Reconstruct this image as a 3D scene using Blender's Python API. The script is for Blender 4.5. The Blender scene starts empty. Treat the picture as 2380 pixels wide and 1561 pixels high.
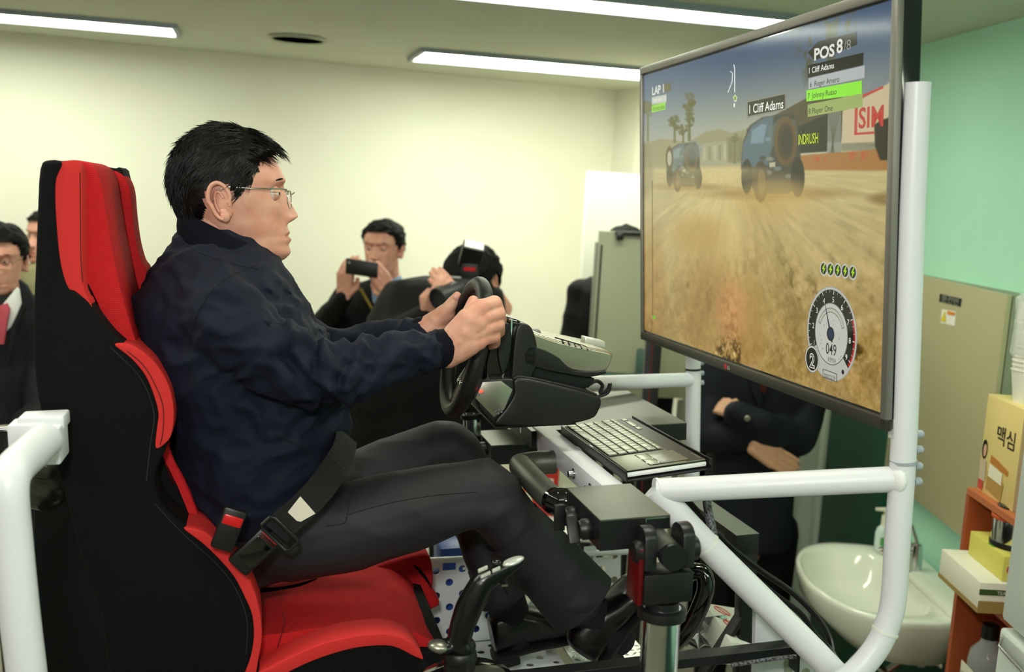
import bpy, bmesh, math, random
import numpy as np
from mathutils import Vector as V, Matrix, noise
random.seed(7)
SC = bpy.context.scene
COL = SC.collection
# ---------------------------------------------------------------- camera
W, H = 2380, 1561
FPX = 2450.0
CAMPOS = V((0, 0, 1.92))
PITCH, ROLL = math.radians(8.18), math.radians(3.2)
_r0, _u0, _f0 = V((1, 0, 0)), V((0, math.sin(PITCH), math.cos(PITCH))), V((0, math.cos(PITCH), -math.sin(PITCH)))
CR = _r0*math.cos(ROLL) + _u0*math.sin(ROLL)
CU = _u0*math.cos(ROLL) - _r0*math.sin(ROLL)
CF = _f0
cam = bpy.data.objects.new('camera', bpy.data.cameras.new('camera'))
COL.objects.link(cam)
m = Matrix((CR, CU, -CF)).transposed().to_4x4(); m.translation = CAMPOS
cam.matrix_world = m
cam.data.sensor_width = 36; cam.data.lens = FPX/W*36
cam.data.clip_start = .05
cam.data.dof.use_dof = True; cam.data.dof.focus_distance = 1.85; cam.data.dof.aperture_fstop = 4.0
SC.camera = cam
# ---------------------------------------------------------------- light and exposure
world = bpy.data.worlds.new('world'); SC.world = world; world.use_nodes = True
world.node_tree.nodes['Background'].inputs[0].default_value = (.9, .95, .85, 1)
world.node_tree.nodes['Background'].inputs[1].default_value = .02
SC.view_settings.view_transform = 'Standard'; SC.view_settings.look = 'None'
SC.view_settings.gamma = 1; SC.view_settings.use_curve_mapping = False
SC.view_settings.exposure = 0.0
SC.cycles.use_denoising = True
SC.cycles.max_bounces = 8; SC.cycles.sample_clamp_indirect = 6
def area_light(name, loc, target, size, power, color=(1, 1, 1)):
    d = bpy.data.lights.new(name, 'AREA'); d.energy = power; d.size = size; d.color = color; d.shape = 'DISK'
    o = bpy.data.objects.new(name, d); COL.objects.link(o); o.location = loc
    o.rotation_euler = (V(target)-V(loc)).to_track_quat('-Z', 'Y').to_euler(); return o
# the photographer's flash, beside the lens
area_light('camera_flash', CAMPOS + V((-.12, -.05, .28)), (.1, 3, 1.35), .16, 17, (1, .985, .95))
LAMP_POWER = 18.5
# ---------------------------------------------------------------- pixel/space helpers
def ray(px, py): return CR*((px-W/2)/FPX) + CU*((H/2-py)/FPX) + CF
def P(px, py, d): return CAMPOS + ray(px, py)*d
def onplane(px, py, p0, n):
    r = ray(px, py); return CAMPOS + r*((p0-CAMPOS).dot(n)/r.dot(n))
def GZ(px, py, z): return onplane(px, py, V((0, 0, z)), V((0, 0, 1)))
def GX(px, py, x): return onplane(px, py, V((x, 0, 0)), V((1, 0, 0)))
def proj(p):
    v = p-CAMPOS; z = v.dot(CF); return (W/2+v.dot(CR)/z*FPX, H/2-v.dot(CU)/z*FPX, z)
LAT = ray(599, 441).normalized()                 # the cockpit's lateral axis (away from camera)
C0 = P(560, 450, 1.82)                           # a point of the cockpit's centre plane
FWD = (CR - LAT*CR.dot(LAT)).normalized()        # roughly forward of the driver
UPR = LAT.cross(FWD)*-1
if UPR.z < 0: UPR = -UPR
def Q(px, py, w=0.0): return onplane(px, py, C0+LAT*w, LAT)
def QL(px, py, wref, w): return Q(px, py, wref) + LAT*(w-wref)
# ---------------------------------------------------------------- mesh helpers
class M:
    def __init__(s): s.v = []; s.f = []; s.mi = []
    def add(s, vs, fs, mi=0):
        n = len(s.v); s.v += [V(x) for x in vs]; s.f += [tuple(i+n for i in f) for f in fs]; s.mi += [mi]*len(fs); return s
    def join(s, o, mi=None):
        n = len(s.v); s.v += o.v; s.f += [tuple(i+n for i in f) for f in o.f]; s.mi += (o.mi if mi is None else [mi]*len(o.f)); return s
    def tf(s, mat): s.v = [mat @ x for x in s.v]; return s
def catmull(pts, n=4, closed=False):
    pts = [tuple(p) for p in pts]; k = len(pts); out = []
    g = (lambda i: pts[i % k]) if closed else (lambda i: pts[min(max(i, 0), k-1)])
    for i in range(k if closed else k-1):
        a, b, c, d = g(i-1), g(i), g(i+1), g(i+2)
        for j in range(n):
            t = j/n
            out.append(tuple(.5*(2*b[q]+(c[q]-a[q])*t+(2*a[q]-5*b[q]+4*c[q]-d[q])*t*t+(3*b[q]-a[q]-3*c[q]+d[q])*t**3) for q in range(len(b))))
    if not closed: out.append(pts[-1])
    return out
def tube(pts, r, n=12, cap=True, closed=False, flat=1.0, flatdir=None):
    pts = [V(p) for p in pts]; k = len(pts); rs = r if hasattr(r, '__len__') else [r]*k
    ms = M(); vs = []; fs = []; nrm = None
    for i, p in enumerate(pts):
        if closed: t = pts[(i+1) % k]-pts[i-1]
        else: t = pts[min(i+1, k-1)]-pts[max(i-1, 0)]
        t = t.normalized() if t.length > 1e-9 else V((0, 0, 1))
        if flatdir is not None: nrm = V(flatdir)
        if nrm is None: nrm = t.orthogonal()
        nrm = (nrm - t*nrm.dot(t)); nrm = nrm.normalized() if nrm.length > 1e-6 else t.orthogonal().normalized()
        b = t.cross(nrm)
        for j in range(n):
            a = 2*math.pi*j/n
            vs.append(p+(nrm*math.cos(a)*flat+b*math.sin(a))*rs[i])
    for i in range(k if closed else k-1):
        for j in range(n):
            a, b_ = i*n+j, i*n+(j+1) % n; c, d = ((i+1) % k)*n+(j+1) % n, ((i+1) % k)*n+j
            fs.append((a, b_, c, d))
    if cap and not closed:
        fs.append(tuple(range(n))[::-1]); fs.append(tuple((k-1)*n+j for j in range(n)))
    return ms.add(vs, fs)
def box(o, ex, ey, ez, bev=0.0):
    """box from corner o with edge vectors; optional bevel in metres"""
    o, ex, ey, ez = V(o), V(ex), V(ey), V(ez)
    if bev <= 0:
        vs = [o+ex*i+ey*j+ez*k for k in (0, 1) for j in (0, 1) for i in (0, 1)]
        return M().add(vs, [(0, 2, 3, 1), (4, 5, 7, 6), (0, 1, 5, 4), (2, 6, 7, 3), (0, 4, 6, 2), (1, 3, 7, 5)])
    bm = bmesh.new(); vs = [bm.verts.new(o+ex*i+ey*j+ez*k) for k in (0, 1) for j in (0, 1) for i in (0, 1)]
    for f in [(0, 2, 3, 1), (4, 5, 7, 6), (0, 1, 5, 4), (2, 6, 7, 3), (0, 4, 6, 2), (1, 3, 7, 5)]: bm.faces.new([vs[i] for i in f])
    bmesh.ops.bevel(bm, geom=bm.edges[:], offset=bev, segments=2, affect='EDGES', profile=.5)
    r = M(); bm.verts.index_update(); r.add([v.co.copy() for v in bm.verts], [tuple(v.index for v in f.verts) for f in bm.faces]); bm.free(); return r
def boxc(c, ax, ay, az, bev=0): c = V(c); ax, ay, az = V(ax), V(ay), V(az); return box(c-ax/2-ay/2-az/2, ax, ay, az, bev)
def prism(pts, ext, bev=0.0, seg=2):
    """planar polygon (world points) extruded by vector ext, edges bevelled"""
    bm = bmesh.new(); vs = [bm.verts.new(p) for p in pts]; f = bm.faces.new(vs)
    r = bmesh.ops.extrude_face_region(bm, geom=[f]); nv = [e for e in r['geom'] if isinstance(e, bmesh.types.BMVert)]
    for v in nv: v.co += V(ext)
    bmesh.ops.recalc_face_normals(bm, faces=bm.faces[:])
    if bev > 0:
        ed = [e for e in bm.edges if len(e.link_faces) == 2 and max(len(q.verts) for q in e.link_faces) > 4 or True]
        caps = [q for q in bm.faces if len(q.verts) == len(pts)]
        ed = list({e for q in caps for e in q.edges}) if len(pts) > 4 else bm.edges[:]
        bmesh.ops.bevel(bm, geom=ed, offset=bev, segments=seg, affect='EDGES', profile=.5, clamp_overlap=True)
    big = [q for q in bm.faces if len(q.verts) > 4]
    bmesh.ops.triangulate(bm, faces=big)
    m_ = M(); bm.verts.index_update(); m_.add([v.co.copy() for v in bm.verts], [tuple(v.index for v in q.verts) for q in bm.faces]); bm.free(); return m_
def slab(outline, w0, w1, bev=.01, wref=None, n=4, smooth=True, seg=4):
    """outline in the cockpit's side plane (pixels), extruded along the lateral axis from w0 to w1"""
    wref = w0 if wref is None else wref
    o = catmull(outline, n, True) if smooth else outline
    return prism([QL(x, y, wref, w0) for x, y in o], LAT*(w1-w0), bev, seg)
def ell(c, ax, ay, az, nu=16, nv=10):
    c, ax, ay, az = V(c), V(ax), V(ay), V(az); vs = [c+az]; fs = []
    for i in range(1, nv):
        t = math.pi*i/nv
        for j in range(nu):
            a = 2*math.pi*j/nu; vs.append(c+az*math.cos(t)+(ax*math.cos(a)+ay*math.sin(a))*math.sin(t))
    vs.append(c-az); L = len(vs)-1
    for j in range(nu):
        fs.append((0, 1+j, 1+(j+1) % nu)); fs.append((L, 1+(nv-2)*nu+(j+1) % nu, 1+(nv-2)*nu+j))
        for i in range(nv-2):
            a, b = 1+i*nu+j, 1+i*nu+(j+1) % nu; fs.append((a, a+nu, b+nu, b))
    return M().add(vs, fs)
def sph(c, r, nu=14, nv=9): return ell(c, V((r, 0, 0)), V((0, r, 0)), V((0, 0, r)), nu, nv)
def cyl(a, b, r, n=20, r2=None): return tube([a, b], [r, r if r2 is None else r2], n)
def chain(pts, rs, n=14):
    """capsule chain: spheres at the joints, tapered tubes between"""
    m_ = M(); pts = [V(p) for p in pts]; rs = rs if hasattr(rs, '__len__') else [rs]*len(pts)
    for p, r in zip(pts, rs): m_.join(sph(p, r, n, max(6, n*2//3)))
    for i in range(len(pts)-1):
        if (pts[i+1]-pts[i]).length > 1e-5: m_.join(tube([pts[i], pts[i+1]], [rs[i], rs[i+1]], n))
    return m_
def loft(rings, cap=True, closed=True):
    n = len(rings[0]); vs = [p for r in rings for p in r]; fs = []
    for i in range(len(rings)-1):
        for j in range(n if closed else n-1):
            fs.append((i*n+j, i*n+(j+1) % n, (i+1)*n+(j+1) % n, (i+1)*n+j))
    if cap and closed: fs.append(tuple(range(n))[::-1]); fs.append(tuple((len(rings)-1)*n+j for j in range(n)))
    return M().add(vs, fs)
def lathe(base, axis, prof, n=28):
    axis = V(axis).normalized(); a = axis.orthogonal().normalized(); b = axis.cross(a); base = V(base)
    return loft([[base+axis*h+(a*math.cos(2*math.pi*j/n)+b*math.sin(2*math.pi*j/n))*r for j in range(n)] for r, h in prof])
def to_mesh(m_, name='m', smooth=True, ang=40):
    me = bpy.data.meshes.new(name); me.from_pydata([tuple(x) for x in m_.v], [], m_.f)
    if any(m_.mi): me.polygons.foreach_set('material_index', m_.mi)
    bm = bmesh.new(); bm.from_mesh(me); bmesh.ops.recalc_face_normals(bm, faces=bm.faces[:])
    if smooth:
        lim = math.radians(ang)
        for f in bm.faces: f.smooth = True
        for e in bm.edges:
            e.smooth = not (len(e.link_faces) == 2 and e.calc_face_angle(0) > lim)
    bm.to_mesh(me); bm.free(); me.update(); return me
def remesh(m_, vox, smooth=6, fac=.5, disp=None):
    """union of closed shapes into one continuous surface"""
    o = bpy.data.objects.new('tmp', to_mesh(m_, smooth=False)); COL.objects.link(o)
    a = o.modifiers.new('r', 'REMESH'); a.mode = 'VOXEL'; a.voxel_size = vox
    if smooth: b = o.modifiers.new('s', 'SMOOTH'); b.factor = fac; b.iterations = smooth
    dg = bpy.context.evaluated_depsgraph_get(); dg.update()
    me = bpy.data.meshes.new_from_object(o.evaluated_get(dg)); bpy.data.objects.remove(o)
    n = len(me.vertices); co = np.empty(n*3, 'f'); me.vertices.foreach_get('co', co); co = co.reshape(-1, 3)
    if disp is not None:
        no = np.empty(n*3, 'f'); me.vertex_normals.foreach_get('vector', no); no = no.reshape(-1, 3)
        co = co + no*disp(co, no)[:, None]
    r = M(); r.v = [V(c) for c in co]; r.f = [tuple(p.vertices) for p in me.polygons]; r.mi = [0]*len(r.f)
    bpy.data.meshes.remove(me); return r
def nz(co, scale, seed=0.0):
    sx = scale if hasattr(scale, '__len__') else (scale,)*3
    return np.array([noise.noise(V((c[0]*sx[0]+seed, c[1]*sx[1]-seed, c[2]*sx[2]+seed*.7))) for c in co])
# ---------------------------------------------------------------- objects
def srgb(h):
    if isinstance(h, str): h = h.lstrip('#'); h = [int(h[i:i+2], 16)/255 for i in (0, 2, 4)]
    return tuple((c/12.92 if c <= .04045 else ((c+.055)/1.055)**2.4) for c in h)
MATS = {}
def mat(name, color='#808080', rough=.5, metal=0.0, spec=.5, emit=None, estr=0, coat=0, noise_s=0, noise_a=0, bump=0, bump_s=200, bump_kind='noise', col2=None, trans=0, alpha=1, ior=1.45, sheen=0, bscale=(1, 1, 1)):
    if name in MATS: return MATS[name]
    m_ = bpy.data.materials.new(name); m_.use_nodes = True; nt = m_.node_tree; b = nt.nodes['Principled BSDF']
    c = srgb(color); b.inputs['Base Color'].default_value = (*c, 1); b.inputs['Roughness'].default_value = rough
    b.inputs['Metallic'].default_value = metal; b.inputs['Specular IOR Level'].default_value = spec
    b.inputs['Coat Weight'].default_value = coat; b.inputs['IOR'].default_value = ior
    b.inputs['Transmission Weight'].default_value = trans; b.inputs['Alpha'].default_value = alpha
    b.inputs['Sheen Weight'].default_value = sheen
    if emit: b.inputs['Emission Color'].default_value = (*srgb(emit), 1); b.inputs['Emission Strength'].default_value = estr
    tc = None
    if noise_a or bump:
        tc = nt.nodes.new('ShaderNodeTexCoord'); mp = nt.nodes.new('ShaderNodeMapping'); mp.inputs['Scale'].default_value = bscale
        nt.links.new(tc.outputs['Object'], mp.inputs['Vector'])
    if noise_a:
        n = nt.nodes.new('ShaderNodeTexNoise'); n.inputs['Scale'].default_value = noise_s; n.inputs['Detail'].default_value = 5
        nt.links.new(mp.outputs[0], n.inputs['Vector'])
        mx = nt.nodes.new('ShaderNodeMix'); mx.data_type = 'RGBA'
        c2 = srgb(col2) if col2 else tuple(x*(1-noise_a) for x in c)
        mx.inputs[6].default_value = (*c, 1); mx.inputs[7].default_value = (*c2, 1)
        r = nt.nodes.new('ShaderNodeValToRGB'); r.color_ramp.elements[0].position = .35; r.color_ramp.elements[1].position = .65
        nt.links.new(n.outputs['Fac'], r.inputs[0]); nt.links.new(r.outputs[0], mx.inputs[0]); nt.links.new(mx.outputs[2], b.inputs['Base Color'])
    if bump:
        if bump_kind == 'wave':
            n = nt.nodes.new('ShaderNodeTexWave'); n.inputs['Scale'].default_value = bump_s; n.inputs['Distortion'].default_value = .4; n.bands_direction = 'Z'
        else:
            n = nt.nodes.new('ShaderNodeTexNoise'); n.inputs['Scale'].default_value = bump_s; n.inputs['Detail'].default_value = 3
        nt.links.new(mp.outputs[0], n.inputs['Vector'])
        bp = nt.nodes.new('ShaderNodeBump'); bp.inputs['Strength'].default_value = bump; bp.inputs['Distance'].default_value = .002
        nt.links.new(n.outputs['Fac'], bp.inputs['Height']); nt.links.new(bp.outputs[0], b.inputs['Normal'])
    MATS[name] = m_; return m_
def tag(o, label=None, cat=None, group=None, kind=None):
    for k, v in (('label', label), ('category', cat), ('group', group), ('kind', kind)):
        if v: o[k] = v
    return o
def obj(name, m_, mats, parent=None, root=None, smooth=True, ang=40, data=None, **kw):
    """one mesh object; vertices are given in world space and stored relative to the root's base"""
    o = bpy.data.objects.new(name, None if False else (data or to_mesh(m_, name, smooth, ang)))
    COL.objects.link(o)
    if not isinstance(mats, (list, tuple)): mats = [mats]
    if data is None:
        for k in mats: o.data.materials.append(k)
    if parent is not None:
        top = parent
        while top.parent: top = top.parent
        if data is None: o.data.transform(Matrix.Translation(-top.location))
        o.parent = parent
    tag(o, **kw); return o
def thing(name, base, label, cat, group=None):
    o = bpy.data.objects.new(name, None); COL.objects.link(o); o.location = V(base); o.empty_display_size = .05
    return tag(o, label, cat, group)
def solo(name, m_, mats, label, cat, group=None, base=None, **kw):
    base = V(base) if base is not None else sum((x for x in m_.v), V())/len(m_.v)
    o = obj(name, m_, mats, **kw); o.data.transform(Matrix.Translation(-base)); o.location = base
    return tag(o, label, cat, group)
def struct(name, m_, mats, parent=None, **kw):
    o = obj(name, m_, mats, parent=parent, **kw)
    if parent is None: o['kind'] = 'structure'
    return o
def text_m(s, size, o, ex, ey, width=None, bold=0.0, depth=0.0, align='LEFT'):
    """lettering as a mesh: origin o (baseline start), unit vectors ex along, ey up"""
    cu = bpy.data.curves.new('t', 'FONT'); cu.body = s; cu.size = 1; cu.offset = bold; cu.resolution_u = 3; cu.extrude = depth/size if depth else 0
    ob = bpy.data.objects.new('t', cu); COL.objects.link(ob); dg = bpy.context.evaluated_depsgraph_get(); dg.update()
    me = bpy.data.meshes.new_from_object(ob.evaluated_get(dg)); bpy.data.objects.remove(ob)
    vs = [v.co.copy() for v in me.vertices]; fs = [tuple(p.vertices) for p in me.polygons]; bpy.data.meshes.remove(me)
    if not vs: return M()
    x0 = min(v.x for v in vs); x1 = max(v.x for v in vs); sx = size if width is None else width/max(x1-x0, 1e-6)
    ez = V(ex).cross(V(ey)); off = 0 if align == 'LEFT' else (x1-x0)/2
    return M().add([V(o)+V(ex)*((v.x-x0-off)*sx)+V(ey)*(v.y*size)+ez*v.z*size for v in vs], fs)
# ================================================================ the room
CEIL = 2.5
def wall_mat(name, color, col2):
    return mat(name, color, .75, spec=.25, noise_s=2.5, noise_a=.05, col2=col2, bump=.06, bump_s=90)
m_cream = wall_mat('cream_paint', '#f0eee0', '#edeadb'); m_teal = wall_mat('teal_paint', '#b9ecd2', '#b4e8cd')
m_ceil = wall_mat('ceiling_paint', '#cdcfbe', '#c9cbb9'); m_white = mat('white_panel', '#e4e6dc', .5)
m_floor = mat('floor_vinyl', '#a39f90', .5, noise_s=6, noise_a=.2)
m_darkgreen = mat('dark_green', '#0f4a38', .45, noise_s=3, noise_a=.1); m_jamb = mat('jamb_paint', '#c9d2c4', .5)
def quadwall(name, a, b, m_, z0=0, z1=CEIL, t=.1):
    a, b = V((a[0], a[1], 0)), V((b[0], b[1], 0)); n = (b-a).cross(V((0, 0, 1))).normalized()
    if n.dot(-a) > 0: n = -n
    return struct(name, box(a+V((0, 0, z0)), b-a, n*t, V((0, 0, z1-z0))), m_, smooth=False)
A = GZ(0, 73, CEIL); B = GZ(1432, 211, CEIL); dW = (B-A).normalized(); nW = V((-dW.y, dW.x, 0))
A2 = A - dW*2.2
quadwall('wall_back', A2, B+dW*.0, m_cream)
pil = B - nW*.28                                   # pilaster that steps out of the back wall
struct('wall_pilaster', box(B.xy.to_3d()-nW*.28, dW*1.6, nW*.28, V((0, 0, CEIL))), m_cream, smooth=False)
T0 = GZ(2380, 39, CEIL); T1 = GZ(2103, 115, CEIL); dT = (T1-T0).normalized()
YC = 4.42; T1b = T1 + dT*((YC-T1.y)/dT.y); T0b = T0 - dT*5.5
quadwall('wall_right', T0b, T1b, m_teal)
# recess beyond the sink; dark green sheet and low strip on the right wall
yb = T1b.y + .02
quadwall('wall_recess', (P(1640, 1000, yb).x, yb), (T1b.x+.02, yb), m_cream)
struct('wall_recess_side', box(V((P(1640, 1000, yb).x-.02, yb, 0)), V((0, 2.6, 0)), V((.1, 0, 0)), V((0, 0, CEIL))), m_cream, smooth=False)
nT = V((-1, dT.x/dT.y, 0)).normalized()
struct('trim_1', box(T1b.xy.to_3d()+nT*.045, nT*-.045, dT*-.06, V((0, 0, 2.0)), .006), m_jamb)
struct('trim_2', box(V((T1b.x-.03, yb, 0)), V((-.13, 0, 0)), V((0, -.02, 0)), V((0, 0, 2.5)), .004), m_jamb)
struct('trim_3', box(T0b.xy.to_3d()+nT*.004, nT*-.004, (T1b-T0b).xy.to_3d()-dT*.62, V((0, 0, .68))), m_darkgreen, smooth=False)
struct('dark_panel_1', box(T1b.xy.to_3d()+nT*.03-dT*.06, nT*-.03, dT*-.56, V((0, 0, 2.0)), .004), m_darkgreen)
# behind and beside the camera
quadwall('wall_left', A2, A2+V((.35, -6.5, 0)), m_cream)
quadwall('wall_front', T0b, (A2.x+.35, T0b.y-.3), m_cream)
struct('floor', box(V((-7, -4, -.1)), V((12, 0, 0)), V((0, 13, 0)), V((0, 0, .1))), m_floor, smooth=False)
struct('ceiling', box(V((-7, -4, CEIL)), V((12, 0, 0)), V((0, 13, 0)), V((0, 0, .1))), m_ceil, smooth=False)
# white sheet panel against the pilaster
wp = P(1352, 650, 5.35)
bd = dW
pz = P(1357, 398, 5.35).z
solo('white_board', box(V((wp.x, wp.y, .0)), bd*.5, nW*.03, V((0, 0, pz)), .004), m_white,
     'tall plain white board standing against the back wall beside the screen', 'board')
# ---------------------------------------------------------------- ceiling lamps
m_tube = mat('lamp_diffuser', '#ffffff', .5, emit='#f9ffe8', estr=LAMP_POWER)
m_frame = mat('lamp_frame_metal', '#8f98a0', .4, metal=.3)
dL = (GZ(1760, 57, CEIL)-GZ(1200, 1, CEIL)).normalized(); nL = V((-dL.y, dL.x, 0))  # case colour darkened for the shade on its near side
def lamp(p, L, wdt, label):
    """p: near right... start corner on the ceiling plane, runs L along dL and wdt along nL"""
    t = thing('ceiling_lamp', V((p.x, p.y, CEIL)), label, 'lamp', 'fluorescent ceiling lamps')
    z = V((0, 0, 1)); p = V((p.x, p.y, CEIL)); f = .022
    fr = M(); 
    fr.join(box(p-dL*f-nL*f-z*.02, dL*(L+2*f), nL*f, z*.03)); fr.join(box(p-dL*f+nL*wdt-z*.02, dL*(L+2*f), nL*f, z*.03))
    fr.join(box(p-dL*f-z*.02, dL*f, nL*wdt, z*.03)); fr.join(box(p+dL*L-z*.02, dL*f, nL*wdt, z*.03))
    obj('frame', fr, m_frame, t, smooth=False)
    obj('diffuser', box(p-z*.012, dL*L, nL*wdt, z*.01), m_tube, t, smooth=False)
    return t
c1 = GZ(410, 76, CEIL); c2 = GZ(395, 56, CEIL); w1 = abs((c1-c2).dot(nL))
lw = .17
l2a = GZ(958, 133, CEIL); l2b = GZ(1487, 180, CEIL); l2t = GZ(1002, 113, CEIL)
w2 = abs((l2a-l2t).dot(nL)); L2 = (l2b-l2a).dot(dL)
lamp(l2a-nL*w2, L2, w2, 'long lit ceiling lamp whose end disappears behind the screen')
lamp(c1-nL*w1-dL*L2, L2, w1, 'long lit ceiling lamp cut by the left edge, above the seat')
l3b = GZ(1790, 56, CEIL); l3t = GZ(1815, 36, CEIL); w3 = .2
lamp(l3b-nL*w3-dL*L2*1.05, L2*1.05, w3, 'nearest lit ceiling lamp, at the top edge over the screen corner')
SP = (l2a-c1).dot(dL)+L2
for k, (a, b) in enumerate(((-1, -1.6), (0, -1.6), (1, -1.6), (-1, -3.2), (0, -3.2), (1, -3.2), (-1, 0))):  # unseen lamps repeating the rows out of view, kept for their light
    lamp(l3b-nL*w3-dL*L2*1.05 + dL*(SP*a*.9) + nL*b, L2, w3, 'unseen lit ceiling lamp continuing the rows out of view, kept to light the room')
# round ceiling diffuser
cc = GZ(692, 87, CEIL)
vt = thing('ceiling_vent', cc, 'round grey ceiling vent between the two far lamps', 'vent')
for k in range(4): obj('vent_ring', lathe(cc-V((0, 0, .012-.002*k)), (0, 0, 1), [(.125-.03*k, 0), (.125-.03*k, .008), (.112-.03*k, .008), (.112-.03*k, 0)], 36), m_ceil, vt)
print('lamps', w1, w2, L2, 'A', A, 'B', B, 'T', T0, T1)
# ================================================================ the simulator frame
m_pipe = mat('white_powder_coat', '#d6d6dc', .38, spec=.5); m_pipe2 = mat('pale_weld', '#e6e6e6', .5, bump=.5, bump_s=300)
m_black = mat('black_plastic', '#0f1010', .42); m_gloss = mat('black_gloss', '#060607', .08, coat=.5)
m_satin = mat('black_satin_sheen', '#66675f', .36, metal=.7, bump=.15, bump_s=900); m_chrome = mat('chrome', '#d8dade', .14, metal=1)  # satin black raised to grey for the reflection on the top plates
m_steel = mat('brushed_steel', '#9a978c', .32, metal=.9); m_blkmetal = mat('black_anodised', '#17181a', .38, metal=.2)
m_grey = mat('grey_rubber', '#9aa0a8', .6); m_zip = mat('white_nylon', '#dcdcd4', .5); m_red = mat('red_anodised', '#5c060b', .35, metal=.3)
rig = thing('simulator_frame', GZ(2000, 1561, 1.0), 'white tubular frame of the racing simulator carrying the screen on its near post', 'frame')
npost = catmull([(2132, 192), (2118, 520), (2102, 1000), (2086, 1250), (2078, 1380), (2066, 1440), (2040, 1500), (1990, 1560), (1890, 1640), (1760, 1750), (1650, 1860)], 5)
PW = lambda x: -.535
def r_at(px, w, half): return half/FPX*(Q(px, 1000, w)-CAMPOS).dot(CF)
NP = [Q(x, y, -.535) for x, y in npost]
obj('near_post', tube(NP, .019, 28), m_pipe, rig)
j = obj('post_sleeve_ring', tube([Q(2100, 1076, -.535), Q(2100, 1068, -.535)], .0202, 28), m_grey, rig)
RL = [Q(1530, 1140, -.36), Q(1800, 1126, -.45), Q(2096, 1112, -.535)]
obj('side_rail', tube(RL, .0195, 26), m_pipe, rig)
obj('weld', ell(Q(2083, 1112, -.535), FWD*.012, UPR*.0235, LAT*.0225), m_pipe2, rig)
DG = catmull([(1520, 1135), (1575, 1195), (1642, 1266), (1760, 1383), (1878, 1500), (1965, 1590)], 5)
DP = [Q(x, y, -.36-.1*(x-1530)/400) for x, y in DG]
obj('diagonal_tube', tube(DP, .0215, 26), m_pipe, rig)
obj('rail_collar', tube([Q(1526, 1141, -.36), Q(1532, 1140, -.36)], .0212, 26), m_pipe, rig)
def zipring(name, c0, c1, r, parent, m_=None): return obj(name, tube([c0, c1], r, 26), m_ or m_zip, parent)
def tiering(px0, py0, path, r):
    k = min(range(len(path)-1), key=lambda i: abs(proj(path[i])[1]-py0))
    a = path[k]; d = (path[k+1]-path[k]).normalized(); return a, a+d*.004
a, b = tiering(0, 1266, DP, 0); zipring('cable_tie', a, b, .0226, rig)
k = min(range(len(NP)), key=lambda i: abs(proj(NP[i])[1]-1462)); d = (NP[k+1]-NP[k-1]).normalized(); zipring('cable_tie', NP[k], NP[k]+d*.004, .0202, rig)
for y in (1009, 1045, 1083, 1119):
    c = Q(2128-(y-1009)*.035, y, -.535); b_ = obj('post_bolt', cyl(c, c+FWD*.010, .0062, 12), m_grey, rig); obj('bolt_head', cyl(c+FWD*.007, c+FWD*.0125, .0045, 6), m_grey, b_, smooth=False)
# crossbeam of square tube
BA = Q(1216, 970, .2); bl = .565
obj('crossbeam', box(BA, LAT*-bl, FWD*.037, UPR*-.042, .003), m_pipe, rig, ang=30)
def beam(px):
    """point on the beam's upper driver-side edge that projects at px"""
    lo, hi = 0, bl
    for _ in range(30):
        mi = (lo+hi)/2
        if proj(BA-LAT*mi)[0] < px: lo = mi
        else: hi = mi
    return BA-LAT*lo
for px, s in ((1222, .5), (1335, .45), (1374, .5)):
    c = beam(px)-UPR*.022; b_ = obj('hex_bolt', cyl(c, c-FWD*.011, .0062, 14), m_chrome, rig); obj('washer', cyl(c, c-FWD*.002, .0098, 16), m_chrome, b_)
# grab handle
a = beam(1287)-UPR*.035; b = beam(1384)-UPR*.035
hp = [a+FWD*.002, a-FWD*.035, a-FWD*.058-LAT*.008, a-FWD*.068-LAT*.03, b-FWD*.068+LAT*.03, b-FWD*.058+LAT*.008, b-FWD*.035, b+FWD*.002]
hp = catmull(hp, 5)
obj('grab_handle', tube(hp[:22], .0222, 22), m_satin, rig, label='satin black half of the grab handle'); obj('grab_handle_end', tube(hp[21:], .0228, 22), m_gloss, rig, label='glossy black end of the grab handle')
# far side of the frame
obj('far_post', tube([Q(1612, 860, .49), Q(1607, 1200, .49)], .0185, 22), m_pipe, rig)
obj('far_post_sleeve', tube([Q(1612, 700, .49), Q(1611, 856, .49)], .0185, 22), m_pipe, rig)
obj('post_seam', tube([Q(1611, 855, .49), Q(1611, 860, .49)], .0192, 22), m_black, rig)
obj('far_rail', tube([Q(1300, 893, .37), Q(1608, 882, .49)], .0175, 22), m_pipe, rig)
for y in (843, 867, 889):
    c = Q(1626, y, .49); obj('post_bolt', cyl(c, c+FWD*.010, .006, 10), m_grey, rig)
# rear: near pipe with its clamp block behind the seat
rp = catmull([(104, 1022, -.36), (72, 1052, -.41), (32, 1092, -.47), (20, 1140, -.49), (28, 1250, -.49), (45, 1420, -.49), (66, 1600, -.49), (95, 1900, -.49), (110, 2080, -.49)], 5)
obj('rear_post', tube([Q(x, y, w) for x, y, w in rp], .0245, 28), m_pipe, rig)
cb = Q(62, 1000, -.34)
obj('clamp_block', box(cb-FWD*.0, FWD*.042, LAT*.07, UPR*-.052, .004), m_pipe, rig)
obj('clamp_plate', box(cb-FWD*.03+UPR*.004+LAT*.02, FWD*.05, LAT*.05, UPR*-.05, .003), m_pipe, rig)
obj('clamp_top', box(cb-FWD*.018+UPR*.012+LAT*.03, FWD*.062, LAT*.05, UPR*-.02, .003), m_pipe, rig)
obj('rear_bar', box(cb-FWD*.3+UPR*-.004+LAT*.03, FWD*.28, LAT*.04, UPR*-.042, .002), m_gloss, rig)
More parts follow.
